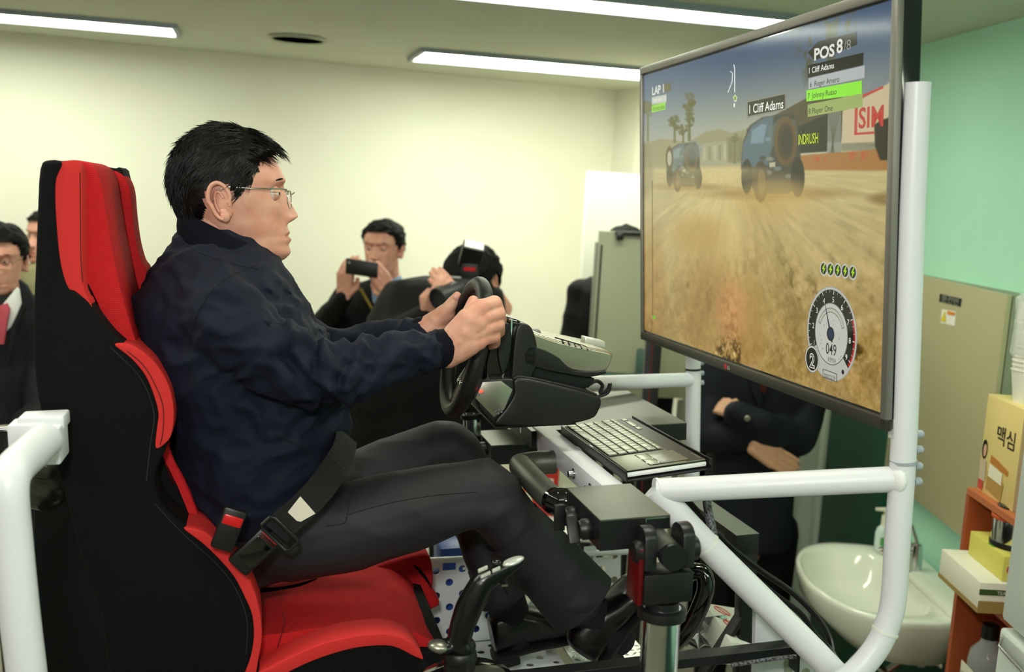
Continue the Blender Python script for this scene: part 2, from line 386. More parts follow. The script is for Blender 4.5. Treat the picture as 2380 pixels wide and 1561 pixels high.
# lower plate with slots and long black strip
wp_ = [Q(x, y, -.33) for x, y in ((1757, 1405), (1890, 1520), (1990, 1610), (1990, 1700), (1750, 1700))]
pl = obj('gusset_plate', prism(wp_, LAT*.012), m_pipe, rig, smooth=False)
for x in (1832, 1872):
    c = Q(x, 1560 if x < 1850 else 1582, -.331); 
    obj('slot', prism([c+FWD*(math.cos(t)*.0075)+UPR*(math.sin(t)*.0075+(.016 if math.sin(t) > 0 else -.03)) for t in [i*math.pi/8 for i in range(16)]], LAT*-.0012), mat('slot_beige', '#8d8f7c', .8), pl)  # thin dull beige ovals set on the plate as its slots
bp = [Q(x, y, -.40) for x, y in ((1130, 1582), (1240, 1572), (1905, 1496), (1918, 1503), (1916, 1520), (1600, 1552), (1240, 1592), (1130, 1599))]
obj('lower_strip', prism(bp, LAT*.03, .001), m_blkmetal, rig, smooth=False)
c = Q(1855, 1512, -.405); obj('cable_tie', box(c, FWD*.004, UPR*-.04, LAT*.03), m_black, rig)
# cables
m_braid = mat('braided_sleeve', '#0b0b0c', .35, noise_s=260, noise_a=.5, col2='#77777c', bump=.6, bump_s=300)
cabs = thing('cable_bundle', Q(1900, 1500, -.3), 'black cables running down behind the white diagonal tube', 'cables')
def cable(name, pts, r, m_=m_black, parent=None, flat=1.0):
    p = catmull(pts, 6); return obj(name, tube([Q(x, y, w) for x, y, w in p], r, 10, flat=flat), m_, parent or cabs)
cable('braided_cable', [(1640, 1140, -.28), (1645, 1180, -.29), (1652, 1215, -.3), (1660, 1250, -.31)], .0078, m_braid)
cable('cable', [(1600, 1165, -.27), (1680, 1255, -.27), (1760, 1320, -.28), (1840, 1375, -.3), (1900, 1435, -.33), (1930, 1490, -.36), (1938, 1540, -.4)], .009, flat=.5)
cable('cable', [(1620, 1190, -.24), (1720, 1310, -.26), (1800, 1380, -.28), (1860, 1425, -.3), (1895, 1475, -.33), (1930, 1510, -.38), (1960, 1560, -.42)], .008, flat=.5)
cable('cable', [(1900, 1512, -.41), (1925, 1525, -.41), (1950, 1545, -.42), (1975, 1590, -.42)], .010, flat=.4)
cable('braided_cable', [(2052, 1435, -.52), (2040, 1470, -.515), (2005, 1510, -.51), (1972, 1548, -.5), (1960, 1600, -.5)], .0055, m_braid)
cable('braided_cable', [(1700, 1545, -.425), (1800, 1530, -.425), (1850, 1525, -.425)], .0035, m_braid)
# ---------------------------------------------------------------- console shelf under the wheel
tb = Q(1596, 982, .09)
con = thing('console_shelf', tb-FWD*.25-UPR*.035+LAT*.2, 'black metal shelf under the steering wheel base', 'shelf')
obj('shelf_top', box(tb-FWD*.33, FWD*.33, LAT*.36, UPR*-.002), mat('black_brushed_sheen', '#5a5b52', .38, metal=.6), con, smooth=False)  # black top lightened in colour for the reflection on it
obj('shelf_body', box(tb-FWD*.33-UPR*.002, FWD*.33, LAT*.36, UPR*-.034), m_black, con, smooth=False)
obj('base_plate', box(Q(1152, 991, -.09), FWD*.15, LAT*.24, UPR*-.004), m_black, con, smooth=False)
# ---------------------------------------------------------------- keyboard and its tray
K0, K1, K2, K3 = Q(1310, 986, .05), Q(1476, 966, .05), Q(1446, 1098, -.33), Q(1650, 1066, -.33)
kx = ((K1-K0)+(K3-K2)).normalized(); ky = ((K2-K0)+(K3-K1)); ky = (ky-kx*ky.dot(kx)).normalized(); kz = kx.cross(ky)
if kz.z < 0: kz = -kz
kw, kl = ((K1-K0).length+(K3-K2).length)/2, ((K2-K0).length+(K3-K1).length)/2
ko = (K0+K1+K2+K3)/4 - kx*kw/2 - ky*kl/2
def KP(u, v, h=0): return ko+kx*(kw*u)+ky*(kl*v)+kz*h
tr = thing('keyboard_tray', KP(.5, .5, -.02), 'black folded metal tray under the keyboard', 'tray')
obj('tray_floor', box(KP(0, 0, -.018), kx*kw, ky*kl, kz*.002), m_blkmetal, tr, smooth=False)
obj('tray_lip', box(KP(0, 0, -.018), kx*.0025, ky*kl, kz*.0175, .0005), m_blkmetal, tr); obj('tray_lip', box(KP(1, 0, -.018)-kx*.0025, kx*.0025, ky*kl, kz*.0185, .0005), m_blkmetal, tr)
kb = thing('keyboard', KP(.5, .5, -.014), 'silver and black keyboard with touchpad lying in the black tray', 'keyboard')
m_ksil = mat('keyboard_silver', '#8f9080', .34, metal=.55); m_key = mat('key_silver', '#a3a596', .3, metal=.35); m_kwhite = mat('keyboard_white', '#eef0ee', .35)
i0, i1, j0, j1 = .035, .965, .012, .972
obj('lower_case', box(KP(i0, j0, -.014), kx*kw*(i1-i0), ky*kl*(j1-j0), kz*.009, .003), m_kwhite, kb, label='white underside of the keyboard')
obj('black_band', box(KP(i0, j0, -.0055), kx*kw*(i1-i0), ky*kl*(j1-j0), kz*.0025, .001), m_gloss, kb)
obj('top_plate', box(KP(i0+.01, j0+.005, -.004), kx*kw*(i1-i0-.02), ky*kl*(j1-j0-.01), kz*.002, .0006), m_ksil, kb)
obj('rear_panel', box(KP(.74, j0+.01, -.0022), kx*kw*.205, ky*kl*(j1-j0-.02), kz*.0006), m_black, kb, smooth=False)
obj('key_well', box(KP(.055, .02, -.0022), kx*kw*.665, ky*kl*.70, kz*.0008), m_black, kb, smooth=False)
rows = [[1.3, 1.2, 1.2, 4.6, 1.2, 1, 1, 1, 1, 1], [2, 1, 1, 1, 1, 1, 1, 1, 1, 1, 1.5, 1, 1], [1.6, 1, 1, 1, 1, 1, 1, 1, 1, 1, 1, 1.9, 1], [1.4, 1, 1, 1, 1, 1, 1, 1, 1, 1, 1, 1, 1.1, 1], [1, 1, 1, 1, 1, 1, 1, 1, 1, 1, 1, 1, 1.5, 1], [.93]*15]
u = .062; keymesh = {}
for ri, row in enumerate(rows):
    du = .118 if ri < 5 else .062; tot = sum(row); v = .028
    for wd in row:
        dv = .688*wd/tot; key = (round(dv, 4), du)
        dat = keymesh.get(key)
        if dat is None:
            mm = box(V((0, 0, 0)), kx*(kw*(du-.02)), ky*(kl*(dv-.0075)), kz*.0028, .0008); dat = to_mesh(mm, 'key'); dat.materials.append(m_key); keymesh[key] = dat
        o = bpy.data.objects.new('key', dat); COL.objects.link(o); o.parent = kb; o.location = KP(u, v, -.0012)-kb.location
        v += dv
    u += du
def kpatch(name, u0, v0, u1, v1, h, m_, bev=.0008, t=.001): return obj(name, box(KP(u0, v0, h), kx*kw*(u1-u0), ky*kl*(v1-v0), kz*t, bev*.4), m_, kb)
kpatch('touchpad_rim', .33, .745, .80, .945, -.0024, m_gloss); kpatch('touchpad', .47, .752, .79, .938, -.0019, mat('touchpad', '#77786e', .3, metal=.4))
kpatch('touchpad_button', .34, .752, .46, .843, -.0019, m_key); kpatch('touchpad_button', .34, .847, .46, .938, -.0019, m_key)
for v0, v1 in ((.035, .075), (.1, .22), (.24, .29)): kpatch('media_button', .80, v0, .86, v1, -.0018, m_key, t=.0015)
obj('keyboard_lettering', text_m('X-spider', .006, KP(.93, .845, -.0014), ky, kx*-1, width=.036), m_key, kb, smooth=False)
# ---------------------------------------------------------------- black bracket with knobs
bk = Q(1395, 1208, -.545)
br = thing('mount_bracket', bk-UPR*.05, 'black box bracket with two wing knobs beside the crossbeam end', 'bracket')
obj('bracket_top', box(bk, LAT*.165, FWD*.104, UPR*-.0022), m_satin, br, smooth=False)
obj('bracket_body', box(bk-UPR*.0022, LAT*.165, FWD*.068, UPR*-.043), m_blkmetal, br, smooth=False)
obj('bracket_cheek', box(bk-UPR*.0022+FWD*.068, LAT*.003, FWD*.036, UPR*-.018), m_blkmetal, br, smooth=False)
obj('bright_edge', box(bk-UPR*.003+FWD*.067-LAT*.0006, LAT*.001, FWD*.0015, UPR*-.033), m_chrome, br, smooth=False)
obj('bright_edge', box(bk-UPR*.0025+FWD*.067-LAT*.0006, LAT*.001, FWD*.036, UPR*-.0015), m_chrome, br, smooth=False)
def knob(c, rot):
    d = -FWD
    k = obj('wing_knob', lathe(c, d, [(.0, 0), (.0145, 0), (.0155, .003), (.0155, .012), (.013, .015), (.013, .018), (0, .018)], 24), m_black, br)
    e = UPR*math.cos(rot)+LAT*math.sin(rot); f = e.cross(d).normalized()
    obj('knob_wing', boxc(c+d*.026, e*.040, f*.008, d*.016, .0015), m_black, k)
knob(bk+LAT*.115-UPR*.030-FWD*.0, .0); knob(bk+LAT*.045-UPR*.027, .55)
for q in (.02, .035, .048): obj('screw', cyl(bk+FWD*q+LAT*.02-UPR*.045, bk+FWD*q+LAT*.02-UPR*.048, .003, 8), m_steel, br)
# ---------------------------------------------------------------- chrome pole with black clamp
pt = Q(1537, 1440, -.56); pb = Q(1528, 1600, -.56); pdn = (pb-pt).normalized()
po = thing('clamp_pole', pb, 'chrome pole topped by a black fork clamp holding the bracket', 'pole')
obj('pole', cyl(pt-pdn*.02, pb+pdn*.24, .027, 40), m_chrome, po)
obj('collar', lathe(pt-pdn*.008, pdn*-1, [(.028, -.006), (.034, -.003), (.035, .004), (.034, .010), (.028, .013), (.028, .0), ], 36), m_black, po)
obj('clamp_plug', cyl(pt-pdn*.005, pt-pdn*.03, .024, 30), m_blkmetal, po)
cx = -pdn; bb = Q(1552, 1404, -.585)
obj('clamp_body', box(bb-FWD*.036, FWD*.073, LAT*.05, cx*.044, .003), m_blkmetal, po)
obj('red_plate', box(bb-FWD*.0435+LAT*.004, FWD*.007, LAT*.046, cx*.080, .001), m_red, po)
for s in (-.037, .019):
    e = bb+cx*.05+FWD*s
    o_ = [e+LAT*.025+LAT*(math.cos(t)*.025)+cx*((.038+math.sin(t)*.02) if math.sin(t) > .01 else 0) for t in [i*math.pi/10 for i in range(11)]]
    obj('fork_cheek', prism(o_, FWD*.018, .002), m_blkmetal, po)
jc = bb+cx*.072
obj('tilt_rod', cyl(jc+FWD*.0+LAT*-.012, jc+LAT*.062+UPR*.010-FWD*.004, .0172, 26), m_satin, po)
obj('rod_end', cyl(jc-LAT*.0145, jc+LAT*.002, .0185, 26), m_blkmetal, po)
obj('pivot_knob', lathe(jc+FWD*.037+LAT*.02, FWD, [(0, 0), (.018, 0), (.018, .008), (.014, .011), (0, .011)], 22), m_black, po)
obj('pivot_knob', lathe(jc-FWD*.033+LAT*.02, -FWD, [(0, 0), (.017, 0), (.017, .010), (.013, .014), (0, .014)], 22), m_black, po)
# ---------------------------------------------------------------- flight stick
def px(r, w=-.42): return r/FPX*(C0+LAT*w-CAMPOS).dot(CF)
js = thing('flight_stick', Q(1075, 1570, -.42), 'black flight stick with silver buttons standing in front of the seat cushion', 'joystick')
wj = -.42
pts = catmull([(1066, 1495, 32), (1073, 1460, 33), (1090, 1412, 36), (1108, 1376, 34), (1124, 1350, 31), (1150, 1334, 26), (1182, 1318, 20), (1212, 1304, 11)], 3)
g = chain([Q(x, y, wj) for x, y, r in pts], [px(r) for x, y, r in pts], 18)
g.join(chain([Q(1160, 1340, wj), Q(1176, 1362, wj), Q(1180, 1378, wj)], [px(16), px(9), px(5)], 12))
g.join(ell(Q(1030, 1502, wj), FWD*px(38), LAT*px(34), UPR*px(18))); g.join(ell(Q(1075, 1502, wj), FWD*px(36), LAT*px(36), UPR*px(28)))
obj('grip', remesh(g, .0022, 4), mat('stick_plastic', '#0b0b0c', .26), js, ang=80)
obj('palm_rest', ell(Q(1022, 1502, wj-.004), FWD*px(32)-UPR*px(5), LAT*px(28), UPR*px(17)), m_steel, js)
tp = [(1108, 1338, 9), (1140, 1322, 11), (1175, 1305, 12), (1205, 1300, 9)]
obj('silver_cap', ell(Q(1192, 1304, wj-.004), FWD*px(30)+UPR*px(8), LAT*px(20), UPR*px(9)), mat('silver_paint', '#c9ccc2', .28, metal=.4), js)
for x, y, a_ in ((1122, 1322, 13), (1128, 1335, 14), (1153, 1323, 11)):
    obj('button', boxc(Q(x, y, wj-.017), FWD*px(a_*1.9)+UPR*px(a_*.7), LAT*px(11), UPR*px(9), .0012), MATS['silver_paint'], js)
obj('hat_switch', ell(Q(1152, 1306, wj-.008), FWD*px(13), LAT*px(12), UPR*px(8)), m_gloss, js)
obj('trigger_screw', box(Q(1166, 1359, wj-.012), FWD*px(16), LAT*.002, UPR*-px(5)), m_steel, js)
obj('collar', lathe(Q(1070, 1530, wj), UPR, [(0, -px(10)), (px(42), -px(8)), (px(44), px(4)), (px(42), px(20)), (px(38), px(24)), (0, px(24))], 28), m_black, js)
obj('boot', cyl(Q(1066, 1600, wj), Q(1069, 1534, wj), px(41), 28), m_black, js)
obj('base', lathe(Q(1085, 1620, wj), UPR, [(0, 0), (px(140), 0), (px(138), px(35)), (px(118), px(58)), (px(60), px(72)), (0, px(74))], 36), m_gloss, js)
obj('base_inlay', lathe(Q(1130, 1600, wj-.02), UPR, [(0, 0), (px(55), 0), (px(50), px(42)), (px(20), px(50)), (0, px(50))], 26), m_steel, js)
# ---------------------------------------------------------------- the wheel
wc = Q(1082, 806, 0); rim_u = (Q(1114, 662, 0)-Q(1046, 950, 0)); RR = rim_u.length/2; rim_u.normalize()
wax = LAT.cross(rim_u).normalized()
if wax.dot(FWD) > 0: wax = -wax                     # towards the driver
sw = thing('steering_wheel', wc-rim_u*RR, 'black leather steering wheel gripped by the seated driver', 'steering wheel')
m_leather = mat('black_leather', '#141414', .42, bump=.25, bump_s=700)
ring = [wc+LAT*(math.cos(t)*RR)+rim_u*(math.sin(t)*RR) for t in [2*math.pi*i/72 for i in range(72)]]
obj('rim', tube(ring, .0148, 18, closed=True, flat=1.0), m_leather, sw, ang=80)
for t0, t1 in ((.0, .55), (2.6, 3.14)):
    pass
obj('rim_seam', tube([ring[i]+wax*.0 for i in range(72)], .0006, 4, closed=True).tf(Matrix.Translation(wax*.0147)), mat('seam_thread', '#5a4038', .7), sw)
hub = wc-wax*.028
m_spoke = mat('spoke_metal', '#3a3833', .35, metal=.7)
for t in (0, math.pi, -math.pi/2):
    e = LAT*math.cos(t)+rim_u*math.sin(t); s_ = e.cross(wax).normalized()
    o_ = [hub+s_*.03, hub-s_*.03, wc+e*(RR-.008)-s_*.017, wc+e*(RR-.008)+s_*.017]
    sp = obj('spoke', prism(o_, wax*.004, .001), m_spoke, sw)
    for q in (-.012, .012): c = wc+e*(RR*.55)+s_*q-wax*.008; obj('spoke_screw', cyl(c, c+wax*.006, .004, 10), m_chrome, sp)
obj('hub', lathe(hub, wax, [(0, -.03), (.05, -.03), (.055, -.01), (.05, .006), (.03, .012), (0, .013)], 36), m_black, sw)
# wheel base
wb = thing('racing_controller', Q(1290, 985, 0), 'dark wheel base with gunmetal cover on the black shelf', 'controller')
obj('steering_column', cyl(hub-wax*.02, hub-wax*.10, .045, 32, .062), m_black, wb)
obj('bezel', slab([(1150, 765), (1172, 742), (1192, 737), (1212, 752), (1224, 785), (1224, 830), (1208, 870), (1190, 905), (1168, 938), (1140, 920), (1120, 880), (1118, 835), (1130, 795)], -.075, .075, .02, wref=-.05), m_gloss, wb, ang=60)
obj('bezel_rear', slab([(1192, 760), (1222, 752), (1238, 790), (1238, 840), (1222, 880), (1198, 915), (1180, 925), (1180, 880)], -.088, .088, .015, wref=-.06), m_black, wb, ang=60)
pd = catmull([(1198, 742), (1196, 790), (1188, 830), (1178, 870), (1160, 905), (1142, 930)], 4)
obj('paddle', tube([Q(x-10, y, -.075) for x, y in pd], .0035, 8), m_chrome, wb); obj('paddle', slab([(1165, 762), (1183, 752), (1190, 790), (1184, 835), (1170, 870), (1160, 840), (1158, 800)], -.082, -.076, .002), m_black, wb)
m_gun = mat('gunmetal_cover', '#a29e8e', .26, metal=.75)
obj('top_cover', slab([(1222, 768), (1300, 792), (1395, 812), (1422, 820), (1424, 832), (1414, 856), (1402, 866), (1372, 868), (1335, 862), (1225, 832), (1218, 800)], -.085, .085, .018, n=3), m_gun, wb, ang=60)
obj('cover_skirt', slab([(1228, 806), (1262, 812), (1300, 832), (1335, 862), (1400, 862), (1408, 868), (1372, 876), (1335, 872), (1222, 846)], -.088, .088, .003, n=2), m_black, wb)
obj('neck', slab([(1212, 838), (1300, 862), (1372, 876), (1382, 884), (1362, 902), (1300, 900), (1205, 885)], -.07, .07, .01, n=2), m_blkmetal, wb)
obj('body', slab([(1202, 878), (1300, 896), (1380, 918), (1398, 930), (1392, 955), (1372, 975), (1290, 990), (1180, 990), (1150, 982), (1175, 950), (1195, 915)], -.105, .105, .02, n=3), m_black, wb, ang=60)
obj('body_step', slab([(1204, 872), (1300, 890), (1370, 908), (1388, 920), (1300, 910), (1202, 890)], -.1, .1, .006, n=2), m_blkmetal, wb)
fp = [Q(x, y, w) for x, y, w in ((1106, 925, -.105), (1150, 972, -.105), (1178, 952, -.105), (1198, 905, -.105), (1150, 850, .03), (1108, 868, .03))]
obj('front_body', slab([(1112, 920), (1140, 880), (1200, 880), (1200, 985), (1150, 990), (1112, 945)], -.1, .1, .004, n=1, smooth=False), m_black, wb)
pn = FWD*-.0; pq = [Q(1105, 925, -.107), Q(1148, 970, -.107), Q(1172, 952, -.107), Q(1192, 905, -.107), Q(1165, 885, -.107), Q(1122, 888, -.107)]
obj('face_plate', prism(pq, LAT*.004, .0008), m_steel, wb)
for x, y in ((1113, 917), (1121, 912), (1152, 955), (1158, 960), (1160, 951), (1166, 957)): obj('plate_screw', cyl(Q(x, y, -.1075), Q(x, y, -.1095), .0022, 8), m_black, wb)
obj('status_light', ell(Q(1118, 909, -.109), FWD*.004, UPR*.003, LAT*.002), mat('red_led', '#ff3020', .3, emit='#ff3a2a', estr=3), wb)
vn = [(1304, 790), (1318, 794), (1332, 798), (1346, 802), (1360, 806)]
for x, y in vn: obj('vent_slit', tube([Q(x-14, y-6, -.066), Q(x+2, y-1, -.080), Q(x+7, y+8, -.0865)], .0013, 6), m_black, wb)
obj('power_button', boxc(Q(1378, 794, .03), FWD*.04-UPR*.010, LAT*.03, UPR*.014, .002), MATS['silver_paint'], wb)
cc_ = thing('wheel_cable', Q(1400, 905, .1), 'black cable looping behind the wheel base onto the shelf', 'cable')
obj('cable', tube([Q(x, y, .12) for x, y in catmull([(1360, 900), (1385, 885), (1400, 895), (1395, 912), (1412, 905), (1418, 890), (1412, 912), (1380, 925)], 5)], .004, 8), m_black, cc_)
# seat-side pole and box under the far side of the shelf
fpl = thing('far_pole', Q(1098, 1040, .3), 'chrome pole with black clamp behind the steering wheel', 'pole')
obj('pole', cyl(Q(1096, 955, .3), Q(1104, 1240, .3), .019, 24), m_chrome, fpl); obj('collar', cyl(Q(1096, 960, .3), Q(1097, 970, .3), .025, 24), m_black, fpl)
obj('clamp_body', box(Q(1075, 958, .27), FWD*.05, UPR*.05, LAT*.06, .003), m_black, fpl)
fb = Q(1142, 1035, .2)
fbx = thing('far_bracket', fb, 'black bracket box beneath the shelf beyond the grab handle', 'bracket')
obj('bracket_top', box(fb, FWD*.12, LAT*.14, UPR*-.002), m_satin, fbx, smooth=False); obj('bracket_body', box(fb-UPR*.002, FWD*.1, LAT*.14, UPR*-.04), m_black, fbx, smooth=False)
knob_c = fb+LAT*.06-UPR*.02
obj('wing_knob', lathe(knob_c, -FWD, [(0, 0), (.014, 0), (.014, .014), (0, .014)], 18), m_black, fbx)
# ================================================================ the big screen
TBL, TTL, TBR = Q(1495, 787, .5), Q(1493, 158, .5), Q(2067, 1003, -.535)
TTR = Q(2101, -43, -.535)
tx = ((TBR-TBL)+(TTR-TTL)).normalized(); ty = ((TTL-TBL)+(TTR-TBR)); ty = (ty-tx*ty.dot(tx)).normalized(); tn = tx.cross(ty)   # towards the viewer side
TW = ((TBR-TBL).dot(tx)+(TTR-TTL).dot(tx))/2; TH = ((TTL-TBL).length+(TTR-TBR).length)/2
TC = (TBL+TTL+TBR+TTR)/4
if tn.dot(CAMPOS-TC) < 0: tn = -tn
def TP(a, b, h=0): return TC+tx*a+ty*b+tn*h
def tvp(px_, py_, h=0):
    q = onplane(px_, py_, TC, tn)-TC; return q.dot(tx), q.dot(ty)
tv = thing('television', TP(0, -TH/2), 'large flat television showing an off-road racing game, mounted between the white posts', 'television')
m_bez = mat('bezel_gunmetal', '#85817c', .35, metal=.6, bump=.15, bump_s=1500); m_dark = mat('screen_back', '#0c1415', .12, coat=.4)
bw = .0165
def bar(name, a0, b0, a1, b1, m_=m_bez): return obj(name, box(TP(a0, b0, -.004), tx*(a1-a0), ty*(b1-b0), tn*.012, .003), m_, tv)
hw, hh = TW/2, TH/2
bar('bezel', -hw, -hh, hw, -hh+bw*1.25, mat('bezel_dark', '#4a4741', .4, metal=.5)); bar('bezel', -hw, hh-bw, hw, hh); bar('bezel', -hw, -hh, -hw+bw*.6, hh); bar('bezel', hw-bw, -hh, hw, hh)
obj('back_shell', box(TP(-hw+.001, -hh+.001, -.034), tx*(2*hw-.002), ty*(2*hh-.002), tn*.031, .004), m_dark, tv)
sx0, sx1, sy0, sy1 = -hw+bw*.62, hw-bw, -hh+bw*1.25, hh-bw
obj('screen_border', box(TP(sx0, sy0, .0006), tx*(sx1-sx0), ty*(sy1-sy0), tn*.0008), m_gloss, tv, smooth=False)
bd_ = .0035
sx0 += bd_; sx1 -= bd_; sy0 += bd_; sy1 -= bd_
# the picture: a fine grid whose colours are computed here
NX, NY = 760, 440
gx, gy = np.meshgrid(np.linspace(sx0, sx1, NX+1), np.linspace(sy0, sy1, NY+1))
def np_(v): return np.array(v[:])
Z0 = np_(TP(0, 0, .0018)); XY = Z0+gx[..., None]*np_(tx)+gy[..., None]*np_(ty)
vv = XY-np_(CAMPOS); zz = vv@np_(CF); X = W/2+(vv@np_(CR))/zz*FPX; Y = H/2-(vv@np_(CU))/zz*FPX   # where the photo shows each point
rng = np.random.RandomState(3)
def smooth_noise(u, v, seed):
    r = np.random.RandomState(seed).rand(64, 64); u = u % 63; v = v % 63
    iu, iv = u.astype(int), v.astype(int); fu, fv = u-iu, v-iv; fu = fu*fu*(3-2*fu); fv = fv*fv*(3-2*fv)
    return (r[iv, iu]*(1-fu)*(1-fv)+r[iv, iu+1]*fu*(1-fv)+r[iv+1, iu]*(1-fu)*fv+r[iv+1, iu+1]*fu*fv)
def fbm(u, v, seed, o=4): return sum(smooth_noise(u*2**k, v*2**k, seed+k)/2**(k+1) for k in range(o))
U = (gx-sx0)/(sx1-sx0); Vv = (gy-sy0)/(sy1-sy0)
C = np.zeros(X.shape+(3,))
def c3(h): return np.array([int(h[i:i+2], 16)/255 for i in (0, 2, 4)])
def ss(a, b, x): t = np.clip((x-a)/(b-a), 0, 1); return t*t*(3-2*t)
def lay(mask, col, a=1.0):
    global C
    mk = (mask*a)[..., None]; C = C*(1-mk)+(col if hasattr(col, 'shape') and col.ndim > 1 else (c3(col) if isinstance(col, str) else col))*mk
def poly(pts, soft=3.0):
    n = len(pts); ins = np.zeros(X.shape, bool); dist = np.full(X.shape, 1e9)
    for i in range(n):
        x0, y0 = pts[i]; x1, y1 = pts[(i+1) % n]
        if y0 != y1:
            cond = ((y0 > Y) != (y1 > Y)) & (X < (x1-x0)*(Y-y0)/(y1-y0)+x0); ins ^= cond
        L2 = max((x1-x0)**2+(y1-y0)**2, 1e-9); t = np.clip(((X-x0)*(x1-x0)+(Y-y0)*(y1-y0))/L2, 0, 1)
        dist = np.minimum(dist, np.hypot(X-x0-t*(x1-x0), Y-y0-t*(y1-y0)))
    sd = np.where(ins, dist, -dist); return np.clip(.5+sd/soft, 0, 1)
def elp(cx_, cy_, rx, ry, soft=.12): q = np.sqrt(((X-cx_)/rx)**2+((Y-cy_)/ry)**2); return np.clip((1-q)/soft+.5, 0, 1)
hz = 372+(X-1500)*(-.012)                                     # horizon in the game
skyt = ss(0, 1, (Y-(160-(X-1500)*.3))/(hz-(160-(X-1500)*.3)))
C[:] = c3('3c506e')*(1-skyt)[..., None]+c3('a9a98c')*skyt[..., None]
C = C*(1-.35*ss(1750, 1500, X)[..., None])+.35*ss(1750, 1500, X)[..., None]*c3('97a0a0')
# hills and stands
lay(poly([(1490, 335), (1540, 322), (1600, 330), (1640, 306), (1672, 300), (1700, 308), (1735, 300), (1760, 320), (1760, 420), (1490, 420)], 4), '8a8460', .9)
lay(poly([(1610, 345), (1640, 332), (1700, 326), (1735, 335), (1735, 400), (1600, 400)], 4), '989678', .8)
for k in range(9): lay(poly([(1622+k*12, 345-k*2), (1628+k*12, 344-k*2), (1628+k*12, 372), (1622+k*12, 372)], 2), 'b4b08c' if k % 2 else '757556', .6)
# ground
gm = ss(-6, 8, Y-hz-18)
gn = fbm(U*14, Vv*9, 5); dpt = np.clip((Y-hz)/600, 0.001, 1.3)
rad = np.arctan2(X-1700, Y-360); far_ = 1/(dpt+.04)
g1 = fbm(rad*22+40, far_*1.2+8, 11); g2 = fbm(U*60, Vv*46, 21, 3); g3 = fbm(U*150, Vv*110, 31, 2)
base = c3('bfb07a')*(1-ss(0, .9, dpt))[..., None]+c3('ab8c50')*ss(0, .9, dpt)[..., None]
base = base*(.84+.26*g1)[..., None]
rough_ = ss(.25, .8, dpt)*ss(.45, .62, fbm(rad*9+3, dpt*3+2, 77))
base = base+((g2-.5)*.55*ss(.12, .6, dpt)*(.35+rough_))[..., None]+((g3-.5)*.65*ss(.3, .9, dpt)*(.25+rough_))[..., None]
rock = (g3 > .7)*rough_; base = base*(1-rock[..., None]*.55)+rock[..., None]*.55*c3('e3d3a0')
dark_ = (g2 < .36)*rough_; base = base*(1-dark_[..., None]*.35)
lay(gm, base)
lay(poly([(1690, 385), (1712, 385), (1760, 560), (1800, 780), (1640, 780), (1640, 560)], 60), 'c8ac6c', .35)
lay(elp(1665, 500, 70, 120, .9)*gm, 'd6c27e', .35); lay(elp(1640, 690, 60, 130, .9), '8a5c24', .38); lay(elp(1620, 540, 60, 40, .9), 'a8843c', .5); lay(elp(1740, 760, 30, 110, .9), '9c6c30', .35)
lay(elp(1700, 720, 28, 70, .9), 'd88a5a', .4); lay(elp(1515, 700, 30, 160, .9), '8b5a22', .4)
# palms left
def palm(cx_, top, bot, wd, seed, col='5b5a30'):
    lay(poly([(cx_-2, top+20), (cx_+2, top+20), (cx_+3, bot), (cx_-3, bot)], 2), col, .75)
    r_ = np.random.RandomState(seed)
    for k in range(26):
        a = r_.rand()*6.28; q = r_.rand()**.6; lay(elp(cx_+math.cos(a)*wd*q, top+26+math.sin(a)*wd*1.5*q, wd*.34, wd*.3, .8), col, .62)
palm(1601, 212, 328, 14, 1); palm(1603, 250, 328, 11, 5); palm(1568, 258, 332, 13, 2); palm(1588, 275, 332, 10, 3); palm(1708, 296, 380, 8, 4, '6b6a44'); palm(1506, 225, 330, 12, 9, '6d6c48')
lay(poly([(1690, 320), (1726, 318), (1726, 378), (1692, 378)], 8), '66623c', .6)
# shed, banner and billboard on the right
lay(poly([(1735, 300), (1830, 252), (1885, 222), (1955, 210), (1965, 262), (1955, 330), (1740, 330)], 3), '453c26', .95)
lay(poly([(1960, 262), (2062, 160), (2070, 345), (1958, 330)], 3), '6f7a80', .5)
lay(poly([(1958, 258), (2070, 190), (2070, 336), (1956, 333)], 3), 'bfae8c', 1)
lay(poly([(1922, 260), (1955, 250), (1955, 358), (1922, 362)], 3), '7c8478', .8)
for k in range(5): lay(poly([(1926+k*6, 262), (1928+k*6, 262), (1940-k*2, 356), (1937-k*2, 356)], 2), '4e5240', .6)
lay(poly([(1853, 296), (1924, 264), (1922, 352), (1856, 356)], 2.5), '1d2116', 1)
lay(poly([(1956, 333), (2070, 328), (2070, 350), (1956, 350)], 3), '5a5844', .5)
fb_ = fbm(U*90, Vv*30, 90, 2)
lay(poly([(1852, 362), (1930, 355), (2000, 350), (2040, 346), (2075, 352), (2075, 396), (1855, 395)], 4), '9a6a34', .95)
lay(poly([(1852, 362), (2000, 352), (2075, 346), (2075, 368), (1855, 376)], 4)*ss(.35, .6, fb_), 'b8493a', .8)
